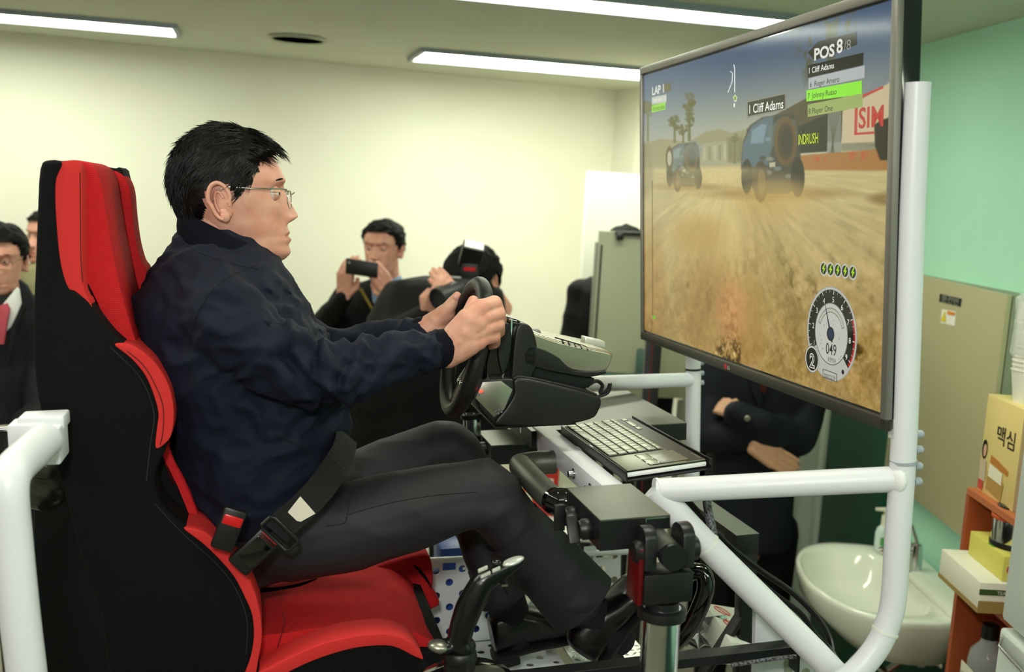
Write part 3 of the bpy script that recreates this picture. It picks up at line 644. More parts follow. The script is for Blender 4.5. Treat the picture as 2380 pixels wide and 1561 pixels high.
# trucks
def truck(f, s):
    g_ = lambda x, y: (f[0]+x*s, f[1]+y*s)
    lay(elp(*g_(10, 168), 150*s, 14*s, .9), '7c5a28', .6)
    lay(poly([g_(*q) for q in ((-66, 50), (-50, 10), (-20, -10), (50, -18), (62, 0), (68, 60), (70, 150), (40, 168), (-10, 168), (-40, 160), (-70, 110))], 4), '33332a', .95)
    lay(poly([g_(*q) for q in ((-66, 55), (-46, 12), (-18, -8), (6, -12), (2, 60), (-8, 110), (-68, 100))], 5), '4d626c', .95)
    lay(poly([g_(*q) for q in ((-44, 22), (-22, 6), (-10, 8), (-18, 50), (-48, 52))], 4), '7b95a0', .7)
    lay(poly([g_(*q) for q in ((-10, 20), (20, -6), (58, -4), (62, 40), (0, 60))], 4), '5f6a62', .5)
    for a_ in range(14):
        rr = np.random.RandomState(a_+5); lay(elp(*g_(-20+rr.rand()*70, 40+rr.rand()*90), 6*s+3*s*rr.rand(), 5*s, .5), ['7d8c8c', '22221c', '8d7f54'][a_ % 3], .6)
    lay(elp(*g_(34, 46), 26*s, 58*s, .1), '5a4426', 1); lay(elp(*g_(34, 46), 19*s, 44*s, .1), '3c301c', 1); lay(elp(*g_(36, 46), 13*s, 32*s, .2), '2a261c', 1)
    lay(elp(*g_(-56, 128), 13*s, 40*s, .15), '26231b', 1)
    lay(elp(*g_(-24, 140), 17*s, 48*s, .15), '3d3423', 1); lay(elp(*g_(-22, 140), 9*s, 30*s, .2), '6a5b3c', .8)
    lay(elp(*g_(62, 130), 16*s, 46*s, .15), '25221a', 1)
    lay(poly([g_(*q) for q in ((-4, 96), (10, 94), (10, 106), (-4, 107))], 3), 'b9b59a', .9)
    lay(elp(*g_(10, 160), 80*s, 34*s, .9), 'b69a5c', .5)
truck((1792, 282), 1.0)
truck((1588, 340), .56)
lay(poly([(1545, 330), (1620, 330), (1632, 440), (1538, 445)], 30), 'b2a474', .25)
lay(elp(1556, 368, 9, 28, .2), '57492f', .9); lay(elp(1556, 368, 5, 17, .2), 'b5b09a', .9)
lay(elp(1612, 350, 20, 22, .6), '6f8288', .5)
lay(elp(1500, 400, 18, 60, .5), '7d7352', .7)
lay(poly([(2032, 290), (2046, 280), (2075, 270), (2075, 372), (2046, 372), (2034, 340)], 4), '1d1a12', .95)
lay(elp(2060, 462, 40, 14, .8), '6c4f24', .6)
lay(elp(1680, 395, 90, 22, .9)*gm, 'cbb97e', .5); lay(elp(1810, 470, 90, 40, .9), 'c2a563', .55)
lay(ss(1600, 1500, X)*ss(300, 420, Y)*ss(600, 430, Y), 'b8ad88', .4)
# palm above right
fr_ = fbm(U*60+9, Vv*40, 61, 3)
lay(poly([(1868, 60), (1915, 22), (1975, 10), (1985, 60), (1960, 110), (1925, 120), (1890, 150), (1880, 205), (1862, 150), (1856, 110)], 26)*ss(.40, .56, fr_), '4a4c34', .85)
lay(poly([(1918, 60), (1950, 40), (1935, 180), (1925, 180)], 6), '4a4c34', .7)
# mild speckle
C += (rng.rand(*X.shape)-.5)[..., None]*.02
C = np.clip(C, 0, 1)
lin = np.where(C <= .04045, C/12.92, ((C+.055)/1.055)**2.4)
def emis_attr(name, strength, rough):
    m_ = mat(name, '#050505', rough, spec=.5); nt = m_.node_tree; b = nt.nodes['Principled BSDF']
    a = nt.nodes.new('ShaderNodeAttribute'); a.attribute_name = 'Col'; nt.links.new(a.outputs['Color'], b.inputs['Emission Color']); b.inputs['Emission Strength'].default_value = strength; return m_
SCR = 1.0
m_scr = emis_attr('screen_picture', SCR, .1)
me = bpy.data.meshes.new('picture'); n1 = NX+1
vsn = ((XY-np_(tv.location)).reshape(-1, 3)).astype('f'); me.vertices.add(len(vsn)); me.vertices.foreach_set('co', vsn.ravel())
ii, jj = np.meshgrid(np.arange(NX), np.arange(NY)); a0 = (jj*n1+ii).ravel()
quads = np.stack([a0, a0+1, a0+1+n1, a0+n1], 1)
if (TP(1, 0)-TP(0, 0)).cross(TP(0, 1)-TP(0, 0)).dot(tn) < 0: quads = quads[:, ::-1]
me.loops.add(quads.size); me.loops.foreach_set('vertex_index', quads.ravel().astype('i'))
me.polygons.add(len(quads)); me.polygons.foreach_set('loop_start', np.arange(0, quads.size, 4, dtype='i')); me.update(calc_edges=True)
at = me.color_attributes.new('Col', 'FLOAT_COLOR', 'POINT'); at.data.foreach_set('color', np.concatenate([lin.reshape(-1, 3), np.ones((len(vsn), 1))], 1).astype('f').ravel())
me.materials.append(m_scr); so = bpy.data.objects.new('screen', me); COL.objects.link(so); so.parent = tv
# graphics printed over the picture: flat coloured shapes
class Gfx:
    def __init__(s): s.m = M(); s.c = []; s.h = .0021
    def poly(s, pts, col):
        s.h += .000012; n = len(s.m.v); s.m.add([TP(*tvp(x, y), s.h) for x, y in pts], [tuple(range(len(pts)))]); s.c += [srgb(col)]*(len(s.m.v)-n)
    def tpoly(s, pts, col):
        s.h += .000012; n = len(s.m.v); s.m.add([TP(a, b, s.h) for a, b in pts], [tuple(range(len(pts)))]); s.c += [srgb(col)]*(len(s.m.v)-n)
    def text(s, t, x0, y0, x1, size, col, bold=0, y1=None):
        s.h += .000012; a0, b0 = tvp(x0, y0); a1, b1 = tvp(x1, y0 if y1 is None else y1); n = len(s.m.v)
        a2, b2 = tvp(x0, y0-size); hgt = (b2-b0)/.72
        s.m.join(text_m(t, hgt, TP(a0, b0, s.h), tx, ty, width=abs(a1-a0), bold=bold)); s.c += [srgb(col)]*(len(s.m.v)-n)
    def arc(s, c, r0, r1, t0, t1, col, n=24, el=1.0):
        pts = [(c[0]+r1*math.cos(t0+(t1-t0)*i/n), c[1]+r1*math.sin(t0+(t1-t0)*i/n)) for i in range(n+1)]
        pi = [(c[0]+r0*math.cos(t0+(t1-t0)*i/n), c[1]+r0*math.sin(t0+(t1-t0)*i/n)) for i in range(n+1)]
        s.h += .000012; k = len(s.m.v); s.m.add([TP(a, b, s.h) for a, b in pts+pi], [(i, i+1, n+2+i, n+1+i) for i in range(n)]); s.c += [srgb(col)]*(len(s.m.v)-k)
    def disc(s, c, r, col): s.tpoly([(c[0]+r*math.cos(i*math.pi/18), c[1]+r*math.sin(i*math.pi/18)) for i in range(36)], col)
G = Gfx()
def flush(name):
    global G
    o_ = obj(name, G.m, emis_attr('screen_overlay', SCR, .1), tv, smooth=False)
    at = o_.data.color_attributes.new('Col', 'FLOAT_COLOR', 'POINT'); at.data.foreach_set('color', np.array([(*c, 1) for c in G.c], 'f').ravel()); G = Gfx()
# standings
def vy(x, xa, ya, xb, yb): return ya+(yb-ya)*(x-xa)/(xb-xa)
G.poly([(1880, 122), (1905, 96), (1993, 74), (1995, 104), (1895, 140)], '#25261c')
G.text('POS', 1895, 140, 1942, 27, '#dcdcd4', .03); G.text('8', 1947, 124, 1961, 32, '#dedcd6', .02); G.text('/8', 1964, 118, 1980, 24, '#8c8c84')
G.poly([(1880, 152), (2010, 122), (2009, 151), (1880, 181)], '#15150f'); G.text('1 Cliff Adams', 1883, 171, 1941, 14, '#f0f0ea', .004)
G.poly([(1882, 182), (2013, 152), (2012, 181), (1882, 207)], '#a9aeae'); G.text('6  Roger Amero', 1885, 203, 1953, 13, '#1c1c1c', .004)
G.poly([(1877, 210), (2006, 187), (2006, 219), (1877, 236)], '#86e032'); G.text('7  Johnny Russo', 1880, 230, 1947, 13, '#142008', .004)
G.poly([(1880, 243), (2008, 217), (2008, 248), (1880, 272)], '#93a35c'); G.text('8 Player One', 1882, 265, 1938, 13, '#22260f', .004)
flush('standings_graphic')
# name tag over the truck
G.poly([(1737, 235), (1830, 215), (1830, 255), (1738, 274)], '#7c7c70'); G.poly([(1740, 238), (1827, 219), (1827, 252), (1741, 270)], '#1e1d16')
G.text('1 Cliff Adams', 1744, 264, 1823, 21, '#e6e6de', .012)
flush('name_tag_graphic')
# left block
G.poly([(1544, 196), (1561, 192), (1561, 212), (1544, 214)], '#6f6b50'); G.text('LAP 1', 1518, 221, 1545, 19, '#d9d9cf', .03)
G.poly([(1517, 226), (1551, 219), (1551, 238), (1517, 243)], '#b9bdb2'); G.text('TIME 00:51.25', 1519, 239, 1550, 9, '#e9e9e2')
G.poly([(1517, 245), (1549, 237), (1549, 254), (1517, 262)], '#8ed04a'); G.text('00:00.000', 1520, 258, 1547, 8, '#3c5a20')
flush('lap_graphic')
# map line and marker
def line(pts, col, wd=1.6):
    for (x0, y0), (x1, y1) in zip(pts, pts[1:]):
        L_ = math.hypot(x1-x0, y1-y0); nx_, ny_ = -(y1-y0)/L_*wd/2, (x1-x0)/L_*wd/2
        G.poly([(x0+nx_, y0+ny_), (x1+nx_, y1+ny_), (x1-nx_, y1-ny_), (x0-nx_, y0-ny_)], col)
line([(1699, 165), (1705, 170), (1704, 190), (1694, 215)], '#cfd2d0', 2.2); line([(1708, 150), (1710, 160), (1710, 215)], '#d8dad8', 2.4)
G.poly([(1706, 226), (1711, 219), (1716, 226), (1714, 236), (1709, 236)], '#cfd3c4'); G.poly([(1708, 226), (1711, 222), (1714, 226), (1713, 233), (1709, 233)], '#7aa01c')
line([(1709, 240), (1709, 249)], '#e8e8e2', 3); line([(1518, 420), (1519, 735)], '#5a4c26', 1.6); G.poly([(1518, 737), (1522, 731), (1526, 738), (1522, 743)], '#5fae1e')
flush('map_graphic')
# banner and billboard lettering
G.text('INDRUSH', 1858, 336, 1904, 24, '#b9d022', .01)
G.poly([(1990, 228), (2056, 199), (2056, 205), (1997, 232), (1995, 308), (2035, 305), (2035, 311), (1988, 314)], '#b5463a')
G.text('SIM', 1998, 298, 2056, 48, '#b23c32', .02)
flush('billboard_graphic')
# energy bolts
for k, (x, y) in enumerate(((1917, 624), (1933, 626), (1950, 628), (1967, 630), (1985, 633))):
    a, b = tvp(x, y); r_ = .0118; G.disc((a, b), r_, '#b9bab2'); G.disc((a, b), r_*.78, '#2a2c22')
    G.tpoly([(a+.002, b+.0085), (a-.005, b-.001), (a-.0005, b-.0005), (a-.003, b-.009), (a+.0055, b+.0015), (a+.0008, b+.001), (a+.0045, b+.0085)], '#a6d818')
flush('energy_graphic')
# rev counter
ac, bc = tvp(1936, 776); aT, bT = tvp(1936, 657); aR, _ = tvp(1993, 776); aL, _ = tvp(1880, 776); R_ = (bT-bc+aR-ac)/2; ac = (aR+aL)/2; c_ = (ac, bc)
G.disc(c_, R_, '#8f8f86'); G.disc(c_, R_*.985, '#b0b0a6'); G.arc(c_, R_*.62, R_*.93, math.radians(-42), math.radians(208), '#1a1914', 40)
G.arc(c_, R_*.87, R_*.93, math.radians(-40), math.radians(25), '#a81c1a', 18)
G.disc(c_, R_*.66, '#55554c'); G.disc(c_, R_*.64, '#b9b9b0'); G.arc(c_, R_*.45, R_*.55, math.radians(20), math.radians(160), '#5d5d52', 20); G.arc(c_, R_*.465, R_*.535, math.radians(22), math.radians(158), '#b2b1a4', 20)
for k in range(1, 10):
    t = math.radians(202-(k-1)*29.3); d_ = (math.cos(t), math.sin(t)); n_ = (-d_[1], d_[0])
    G.tpoly([(c_[0]+d_[0]*R_*q+n_[0]*s_*R_*.008, c_[1]+d_[1]*R_*q+n_[1]*s_*R_*.008) for q, s_ in ((.84, 1), (.92, 1), (.92, -1), (.84, -1))], '#e4e4dc')
    n0 = len(G.m.v); G.h += .00001; z_ = R_*.17
    G.m.join(text_m(str(k), z_, TP(c_[0]+d_[0]*R_*.735, c_[1]+d_[1]*R_*.735-z_*.36, G.h), tx, ty, align='C')); G.c += [srgb('#e4e4dc')]*(len(G.m.v)-n0)
    for f_ in (.33, .66):
        t2 = t-math.radians(29.3)*f_; e_ = (math.cos(t2), math.sin(t2)); m2 = (-e_[1], e_[0])
        if k < 9: G.tpoly([(c_[0]+e_[0]*R_*q+m2[0]*s_*R_*.005, c_[1]+e_[1]*R_*q+m2[1]*s_*R_*.005) for q, s_ in ((.87, 1), (.92, 1), (.92, -1), (.87, -1))], '#c8c8c0')
rg = np.random.RandomState(8)
for k in range(26):
    a_ = rg.rand()*6.28; q = R_*(.2+.4*rg.rand()); z_ = R_*(.008+.02*rg.rand()); o_ = (c_[0]+math.cos(a_)*q, c_[1]+math.sin(a_)*q); G.tpoly([(o_[0]+z_*math.cos(b)*(.6+rg.rand()*.6), o_[1]+z_*math.sin(b)*(.6+rg.rand()*.6)) for b in [i*1.05 for i in range(6)]], '#94948a')
def gtext(t, x, y, size, col, w_=None, bold=0):
    a, b = tvp(x, y); n0 = len(G.m.v); G.h += .00001
    G.m.join(text_m(t, size, TP(a, b, G.h), tx, ty, width=w_, bold=bold, align='C')); G.c += [srgb(col)]*(len(G.m.v)-n0)
gtext('049', 1935, 824, R_*.34, '#26262a', R_*.42, .006); gtext('KM/H', 1937, 842, R_*.15, '#33332f', R_*.3)
t = math.radians(112); d_ = (math.cos(t), math.sin(t)); n_ = (-d_[1], d_[0]); 
G.tpoly([(c_[0]+n_[0]*R_*.03-d_[0]*R_*.18, c_[1]+n_[1]*R_*.03-d_[1]*R_*.18), (c_[0]+n_[0]*R_*.035, c_[1]+n_[1]*R_*.035), (c_[0]+d_[0]*R_*.86, c_[1]+d_[1]*R_*.86), (c_[0]-n_[0]*R_*.035, c_[1]-n_[1]*R_*.035), (c_[0]-n_[0]*R_*.03-d_[0]*R_*.18, c_[1]-n_[1]*R_*.03-d_[1]*R_*.18)], '#1c2536'); G.disc(c_, R_*.15, '#141b2c'); G.disc(c_, R_*.09, '#22304c')
a, b = tvp(1891, 834); G.disc((a, b), R_*.30, '#77776e'); G.disc((a, b), R_*.285, '#bdbdb4'); G.disc((a, b), R_*.25, '#15140f'); gtext('2', 1891, 853, R_*.42, '#c9c9c0', None, .05); gtext('2', 1891, 853, R_*.42, '#3a382e', None, -.012)
def rr(x0, y0, x1, y1, x2, y2, x3, y3, col): G.poly([(x0, y0), (x1, y1), (x2, y2), (x3, y3)], col)
rr(1916, 856, 1949, 868, 1949, 888, 1916, 876, '#4c4c44'); rr(1917.5, 858.5, 1947.5, 869.5, 1947.5, 885.5, 1917.5, 874.5, '#b4b4aa'); gtext('0002529', 1932.5, 880, R_*.13, '#26262a', R_*.44)
a, b = tvp(1963, 864); G.disc((a, b), R_*.05, '#1b1b18')
flush('rev_counter_graphic')
# maker's mark on the lower bezel
a, b = tvp(1697, 857); bz = -hh+bw*.62
obj('logo_disc', lathe(TP(a-.004, bz, .008), tn, [(0, 0), (.0055, 0), (.0055, .0006), (0, .0006)], 18), mat('logo_red', '#c4152c', .4), tv); obj('logo_lettering', text_m('LG', .0095, TP(a+.005, bz-.0035, .0088), tx, ty, bold=.03), mat('logo_silver', '#c9c9c9', .4), tv, smooth=False)
obj('wall_mount', box(TP(-hw*.75, -.05, -.075), tx*hw*1.5, ty*.1, tn*.042, .003), m_blkmetal, tv)
obj('film', box(TP(hw-.012, -hh-.012, -.02), tx*.014, ty*.03, tn*.015), mat('clear_film', '#dfe6e2', .2, alpha=.5), tv, smooth=False)
# ================================================================ heads, hands and clothes
def interp(tab, z):
    zs = [t[0] for t in tab]
    if z <= zs[0]: return tab[0][1:]
    for a, b in zip(tab, tab[1:]):
        if z <= b[0]:
            t = (z-a[0])/(b[0]-a[0]); return tuple(p+(q-p)*t for p, q in zip(a[1:], b[1:]))
    return tab[-1][1:]
#          z      front  back   halfwidth
HEADT = [(-.119, .070, .048, .016), (-.114, .080, .030, .026), (-.1025, .0885, -.004, .045), (-.088, .0878, -.030, .0555), (-.080, .0915, -.040, .055), (-.0713, .0885, -.050, .059),
         (-.062, .0890, -.058, .0625), (-.050, .0865, -.068, .0655), (-.04, .083, -.075, .067), (-.025, .0805, -.088, .0705), (-.01, .0785, -.096, .073), (.004, .0775, -.099, .0745), (.013, .081, -.1, .075),
         (.022, .0865, -.1, .0755), (.034, .083, -.099, .0755), (.05, .0755, -.095, .0745), (.065, .067, -.088, .071), (.08, .050, -.076, .062), (.093, .028, -.058, .047), (.103, .0, -.035, .026), (.106, -.015, -.018, .004)]
def g(x, s): return math.exp(-(x/s)**2)
_zz = np.linspace(-.119, .106, 226); _tb = np.array([interp(HEADT, z) for z in _zz])
def _sm(a, k): p_ = np.pad(a, k, mode='reflect', reflect_type='odd'); w_ = np.hanning(2*k+3)[1:-1]; return np.convolve(p_, w_/w_.sum(), 'valid')
_FB = [_sm(_tb[:, 0], 4), _sm(_tb[:, 1], 9), _sm(_tb[:, 2], 9)]
def head_pt(th, z, nose=1.0):
    f, b, w = (float(np.interp(z, _zz, a)) for a in _FB)
    cx_, a = (f+b)/2, (f-b)/2
    c, s = math.cos(th), math.sin(th)
    e = .86+.06*max(0, min(1, (-z-.01)/.06))
    x = cx_+a*math.copysign(abs(c)**e, c); y = w*math.copysign(abs(s)**e, s)
    if z < -.02: k = min(1, (-.02-z)/.07); y *= 1-.22*k*max(0, c)
    if c > 0:
        x -= .013*g(abs(y)-.031, .015)*g(z-.002, .015)                      # eye sockets
        x += .004*g(abs(y)-.028, .02)*g(z-.021, .008)                       # brow
        nb = max(0, min(1, (.016-z)/.052)) if z > -.04 else max(0, 1-(-.04-z)/.012)
        x += nose*(.0235*nb**.8)*g(y, .0075+.008*nb)
        x += nose*.009*g(abs(y)-.0135, .0065)*g(z+.043, .008)               # nostril wings
        x += .003*g(z+.0675, .0045)*g(y, .022)+.003*g(z+.0795, .0055)*g(y, .02)-.0025*g(z+.0735, .003)*g(y, .024)
        x += .004*g(z+.103, .012)*g(y, .02)
        x += .003*g(abs(y)-.045, .016)*g(z+.03, .02)
        x -= .003*g(abs(y)-.036, .007)*g(z+.058, .018)                      # smile fold
    return V((x, y, z))
def head_mesh(lips=True, neck=True, neckdir=(-.055, 0, -.2), ears=True):
    m_ = M(); zs = []
    a = -.119
    while a < .106: zs.append(a); a += .0028
    zs.append(.106); n = 88
    ths = [2*math.pi*j/n for j in range(n)]
    # more rings of angle near the face
    ths = sorted([t-.42*math.sin(t) if math.cos(t) > -2 else t for t in ths])
    rings = [[head_pt(t, z) for t in ths] for z in zs]
    m_ = loft(rings)
    if lips:
        for i, f in enumerate(m_.f):
            c = sum((m_.v[k] for k in f), V())/len(f)
            if c.x > .07 and abs(c.y) < .0235 and -.0845 < c.z < -.0635 and abs(c.z+.0735) < .0105*(1-(abs(c.y)/.0245)**2): m_.mi[i] = 1
    if neck: m_.join(tube([V((-.03, 0, -.03)), V((-.034, 0, -.09)), V(neckdir)], [.056, .058, .064], 24))
    if ears:
        for s in (-1, 1):
            e = V((-.018, s*.072, -.012)); o_ = V((-.35, s*.94, .02)).normalized(); up = V((-.18, 0, .98)); fw = up.cross(o_)*s
            if fw.x < 0: fw = -fw
            m_.join(ell(e+o_*.004-up*.002, fw*.0165, up*.0295, o_*.005, 16, 8))
            rim = [e+up*(.0305*math.sin(t))+fw*(.0172*math.cos(t))*(1.05 if math.sin(t) > 0 else .85)+o_*(.011-.003*math.cos(t)) for t in [math.radians(q) for q in range(-20, 271, 15)]]
            m_.join(tube(rim, [.0026+.0014*math.sin(i/len(rim)*3.1) for i in range(len(rim))], 8))
            rim2 = [e+up*(.018*math.sin(t)-.002)+fw*(.008*math.cos(t)-.001)+o_*.010 for t in [math.radians(q) for q in range(20, 260, 20)]]
            m_.join(tube(rim2, .0022, 6)); m_.join(ell(e-up*.027+fw*.001+o_*.008, fw*.008, up*.009, o_*.0045)); m_.join(ell(e+fw*.012-up*.004+o_*.007, fw*.003, up*.005, o_*.004))
            m_.join(chain([e-up*.02, V((-.01, s*.058, -.02))], [.012, .012], 8))
    return m_
def eye_parts(closed=.0):
    """whites, irises, lids and brows in head space"""
    out = {'white': M(), 'iris': M(), 'lid': M(), 'brow': M()}
    for s in (-1, 1):
        c = V((.0635, s*.031, .001)); out['white'].join(sph(c, .0122, 16, 10)); d = V((1, s*.08, -.02)).normalized()
        out['iris'].join(ell(c+d*.0088, V((0, .0055, 0)), V((0, 0, .0055)), d*.0042, 14, 8))
        n = 14
        for sg, a0 in ((1, 0.16+closed), (-1, -.30+closed)):
            rings = []
            for i in range(5):
                ph = a0*1.0+(sg*1.25-a0)*i/4
                rings.append([c+V((math.cos(ph)*math.cos(t)*.0134, math.sin(t)*.0145, math.sin(ph)*math.cos(t)*.0134+(0 if sg > 0 else 0))) for t in [-1.35+2.7*k/n for k in range(n+1)]])
            out['lid'].join(loft(rings, cap=False, closed=False))
        b = [V((.0825-.0125*((abs(y)-.016)/.034)**2, s*y, .0215+.0035*math.sin((y-.012)/.04*3))) for y in (.012, .02, .028, .036, .044, .05)]
        out['brow'].join(tube(b, [.0012, .002, .0023, .0023, .0019, .0009], 6))
    return out
def hair_mesh(line, thick=.009, top=None, seed=1, n=72, ztop=.106, rough=.0012):
    """hair shell lying on the head; line(z) gives the most forward x that carries hair"""
    zs = []; a = -.052
    while a < ztop: zs.append(a); a += .0035
    zs.append(ztop); rings = []; keep = {}
    for i, z in enumerate(zs):
        r = []
        for j in range(n):
            t = 2*math.pi*j/n; p = head_pt(t, z, 0); q = p.copy(); c = V((-.01, 0, .02)); d = (p-c).normalized()
            k = max(0, min(1, (line(z, abs(p.y))-p.x)/.018)); th = (thick if top is None else top(d, p))*k+.0012
            th += noise.noise(V((p.x*60+seed, p.y*60, p.z*90)))*rough*3*k
            r.append(p+d*th); keep[(i, j)] = p.x <= line(z, abs(p.y))+.004 and not (abs(p.y) > .045 and ((p.x+.022)/.021)**2+((z+.016)/.034)**2 < 1)
        rings.append(r)
    m_ = M(); vs = [p for r in rings for p in r]; fs = []
    for i in range(len(zs)-1):
        for j in range(n):
            j2 = (j+1) % n
            if keep[(i, j)] and keep[(i, j2)] and keep[(i+1, j)] and keep[(i+1, j2)]: fs.append((i*n+j, i*n+j2, (i+1)*n+j2, (i+1)*n+j))
    fs.append(tuple((len(zs)-1)*n+j for j in range(n))); m_.add(vs, fs); return m_
def hairline(z, y, hi=.062):
    if z > hi: return .12
    if z > .05: return .045+(z-.05)*1.2
    if z > .034: return .040
    if z > .014: return .030
    if z > -.006: return .016-(.014-z)*.3
    if z > -.014: return -.030
    return -.044-(-.014-z)*.25
def strands(shell, nst, dirf, ln=.03, r=.0007, seed=3, lift=.18):
    rg_ = random.Random(seed); m_ = M(); fs = [f for f in shell.f if len(f) == 4]; c = V((-.01, 0, .02))
    for _ in range(nst):
        f = rg_.choice(fs); p = shell.v[f[0]].lerp(shell.v[f[2]], rg_.random())
        if abs(p.y) > .045 and ((p.x+.020)/.027)**2+((p.z+.004)/.040)**2 < 1: continue
        nrm = (p-c).normalized(); d = dirf(p); d = d-nrm*d.dot(nrm)
        if d.length < .05: continue
        d.normalize(); d += V((rg_.uniform(-.25, .25), rg_.uniform(-.2, .2), rg_.uniform(-.2, .2))); L_ = ln*rg_.uniform(.5, 1.15); pts = [p-nrm*.001]
        q = p.copy()
        for k in range(3): q = q+d*(L_/3)+nrm*(lift*L_/3*(1 if k < 1 else -.3 if k == 1 else -.5)); pts.append(q.copy())
        m_.join(tube(pts, [r, r*1.2, r*.8, r*.15], 3, cap=False))
    return m_
def fold_disp(amp, sc, seed=0, gate=None):
    def f(co, no):
        w = nz(co, 5, seed); a = nz(co+no*0+w[:, None]*.05, sc, seed+9); rdg = 1-np.abs(a)*2.4; d = amp*(rdg-.5)
        if gate is not None: d = d*gate(co)
        return d
    return f
m_skin = mat('skin', '#d39e8a', .48, spec=.4, noise_s=35, noise_a=.1, col2='#c98c78', bump=.12, bump_s=500)
MATS['skin'].node_tree.nodes['Principled BSDF'].inputs['Subsurface Weight'].default_value = .08
MATS['skin'].node_tree.nodes['Principled BSDF'].inputs['Subsurface Radius'].default_value = (.01, .004, .002)
m_lip = mat('lips', '#b4705f', .5); m_eyew = mat('eye_white', '#d9d2c8', .3); m_iris = mat('iris', '#1c120c', .15); m_hair = mat('black_hair', '#070606', .5, spec=.25, bump=.5, bump_s=220, bscale=(1, 1, .15))
m_hair2 = mat('dark_hair', '#0c0b0a', .75, spec=.2, bump=.5, bump_s=150)
m_navy = mat('navy_cloth', '#040a20', .8, spec=.35, bump=.25, bump_s=900); m_rib = mat('navy_rib_knit', '#060a18', .85, spec=.2, bump=.7, bump_s=260, bump_kind='wave')
m_trou = mat('charcoal_trousers', '#232226', .6, spec=.35, bump=.25, bump_s=1200); m_shoe = mat('black_shoe_leather', '#0b0a0b', .3, coat=.15); m_sock = mat('navy_sock', '#080b14', .9, bump=.6, bump_s=300, bump_kind='wave')
m_sole = mat('shoe_sole', '#0a0a0a', .7)
# ================================================================ the racing seat
m_red_f = mat('red_knit', '#bd2226', .85, spec=.15, noise_s=30, noise_a=.08, bump=.22, bump_s=48, bump_kind='wave', bscale=(2.2, 2.2, 2.2))
m_red_p = mat('red_smooth_fabric', '#c9302f', .8, spec=.2, bump=.35, bump_s=420); m_blk_f = mat('black_fabric', '#08090a', .85, spec=.2, bump=.3, bump_s=600)
m_stitch = mat('seat_stitching', '#3a0d0d', .9); m_stb = mat('black_stitching', '#26282a', .9)
seat = thing('racing_chair', Q(420, 1640, 0), 'red and black racing seat in which the driver sits', 'seat')
side = [(112, 372), (92, 392), (86, 500), (82, 600), (78, 720), (79, 850), (95, 960), (128, 1080), (150, 1150), (190, 1300), (235, 1430), (290, 1620), (585, 1620), (590, 1561), (598, 1500), (598, 1430), (586, 1380), (562, 1330), (525, 1290),
        (480, 1252), (430, 1222), (380, 1175), (362, 1130), (366, 1085), (385, 1045), (392, 1000), (392, 950), (378, 890), (345, 845), (305, 812), (262, 775), (230, 735), (205, 700), (180, 680), (160, 668), (144, 620), (135, 550), (130, 465), (132, 415), (146, 378)]
obj('side_panel', slab(side, -.215, -.13, .016, n=3), m_blk_f, seat, ang=60)
def crescent(pts, w0, w1, bev, name='bolster_piping', m_=m_red_p): return obj(name, slab(pts, w0, w1, bev, wref=w0, n=4), m_, seat, ang=70)
crescent([(266, 801), (300, 801), (338, 822), (368, 852), (394, 900), (404, 955), (399, 1008), (382, 1032), (362, 1041), (364, 1000), (368, 960), (355, 912), (336, 870), (304, 832)], -.221, -.11, .014)
crescent([(427, 1228), (470, 1234), (502, 1256), (542, 1292), (574, 1334), (594, 1382), (605, 1430), (609, 1480), (601, 1530), (590, 1580), (566, 1580), (582, 1530), (590, 1480), (586, 1430), (570, 1390), (545, 1342), (510, 1300), (470, 1262)], -.221, -.11, .012)
# stitching lines
def stitch(pts, w, m_=m_stb, r=.0007, off=0):
    p = catmull(pts, 6); return obj('stitching', tube([Q(x, y, w) for x, y in p], r, 5), m_, seat)
stitch([(256, 806), (290, 838), (322, 872), (345, 915), (358, 962), (355, 1000), (348, 1045), (340, 1120)], -.2165); stitch([(360, 1170), (420, 1235), (462, 1272), (505, 1312), (540, 1355), (562, 1400), (575, 1450), (572, 1520)], -.2165)
stitch([(296, 816), (330, 845), (356, 885), (378, 940), (379, 1000), (372, 1034)], -.2225, m_stitch)
# head part: two wings with a pad between them
obj('shell_back', slab([(100, 392), (92, 500), (86, 700), (120, 1000), (200, 1280), (300, 1600), (470, 1600), (470, 1250), (380, 1020), (300, 830), (240, 640), (200, 480), (190, 385), (150, 372)], -.14, .17, .03, wref=-.15), m_blk_f, seat, ang=60)
obj('near_wing_pad', slab([(146, 375), (172, 374), (186, 384), (191, 420), (191, 560), (193, 660), (207, 697), (214, 714), (196, 694), (173, 675), (156, 669), (142, 619), (133, 550), (127, 465), (129, 415), (135, 388)], -.212, -.165, .009, wref=-.212, n=3), m_red_p, seat, ang=70)
obj('headrest_pad', slab([(150, 376), (180, 372), (204, 380), (222, 396), (235, 430), (246, 500), (262, 590), (280, 675), (300, 745), (318, 806), (300, 806), (262, 760), (238, 728), (220, 690), (204, 660), (192, 640), (180, 500), (170, 400)], -.17, .055, .014, wref=-.17, n=4), m_red_f, seat, ang=70)
obj('harness_slot', slab([(194, 655), (206, 664), (212, 684), (224, 720), (222, 728), (210, 704), (200, 682)], -.176, -.165, .002, wref=-.176, n=2), m_blk_f, seat)
obj('far_wing_shell', slab([(216, 398), (240, 389), (262, 392), (290, 420), (300, 700), (296, 712), (284, 640), (262, 560), (240, 470), (226, 420)], .06, .16, .012, wref=.06), m_blk_f, seat, ang=60)
obj('far_wing_pad', slab([(250, 396), (275, 400), (292, 416), (303, 446), (308, 500), (316, 560), (328, 606), (341, 628), (334, 662), (318, 690), (305, 702), (297, 670), (286, 640), (270, 560), (250, 470), (238, 438), (242, 412)], .055, .135, .010, wref=.055), m_red_f, seat, ang=70)
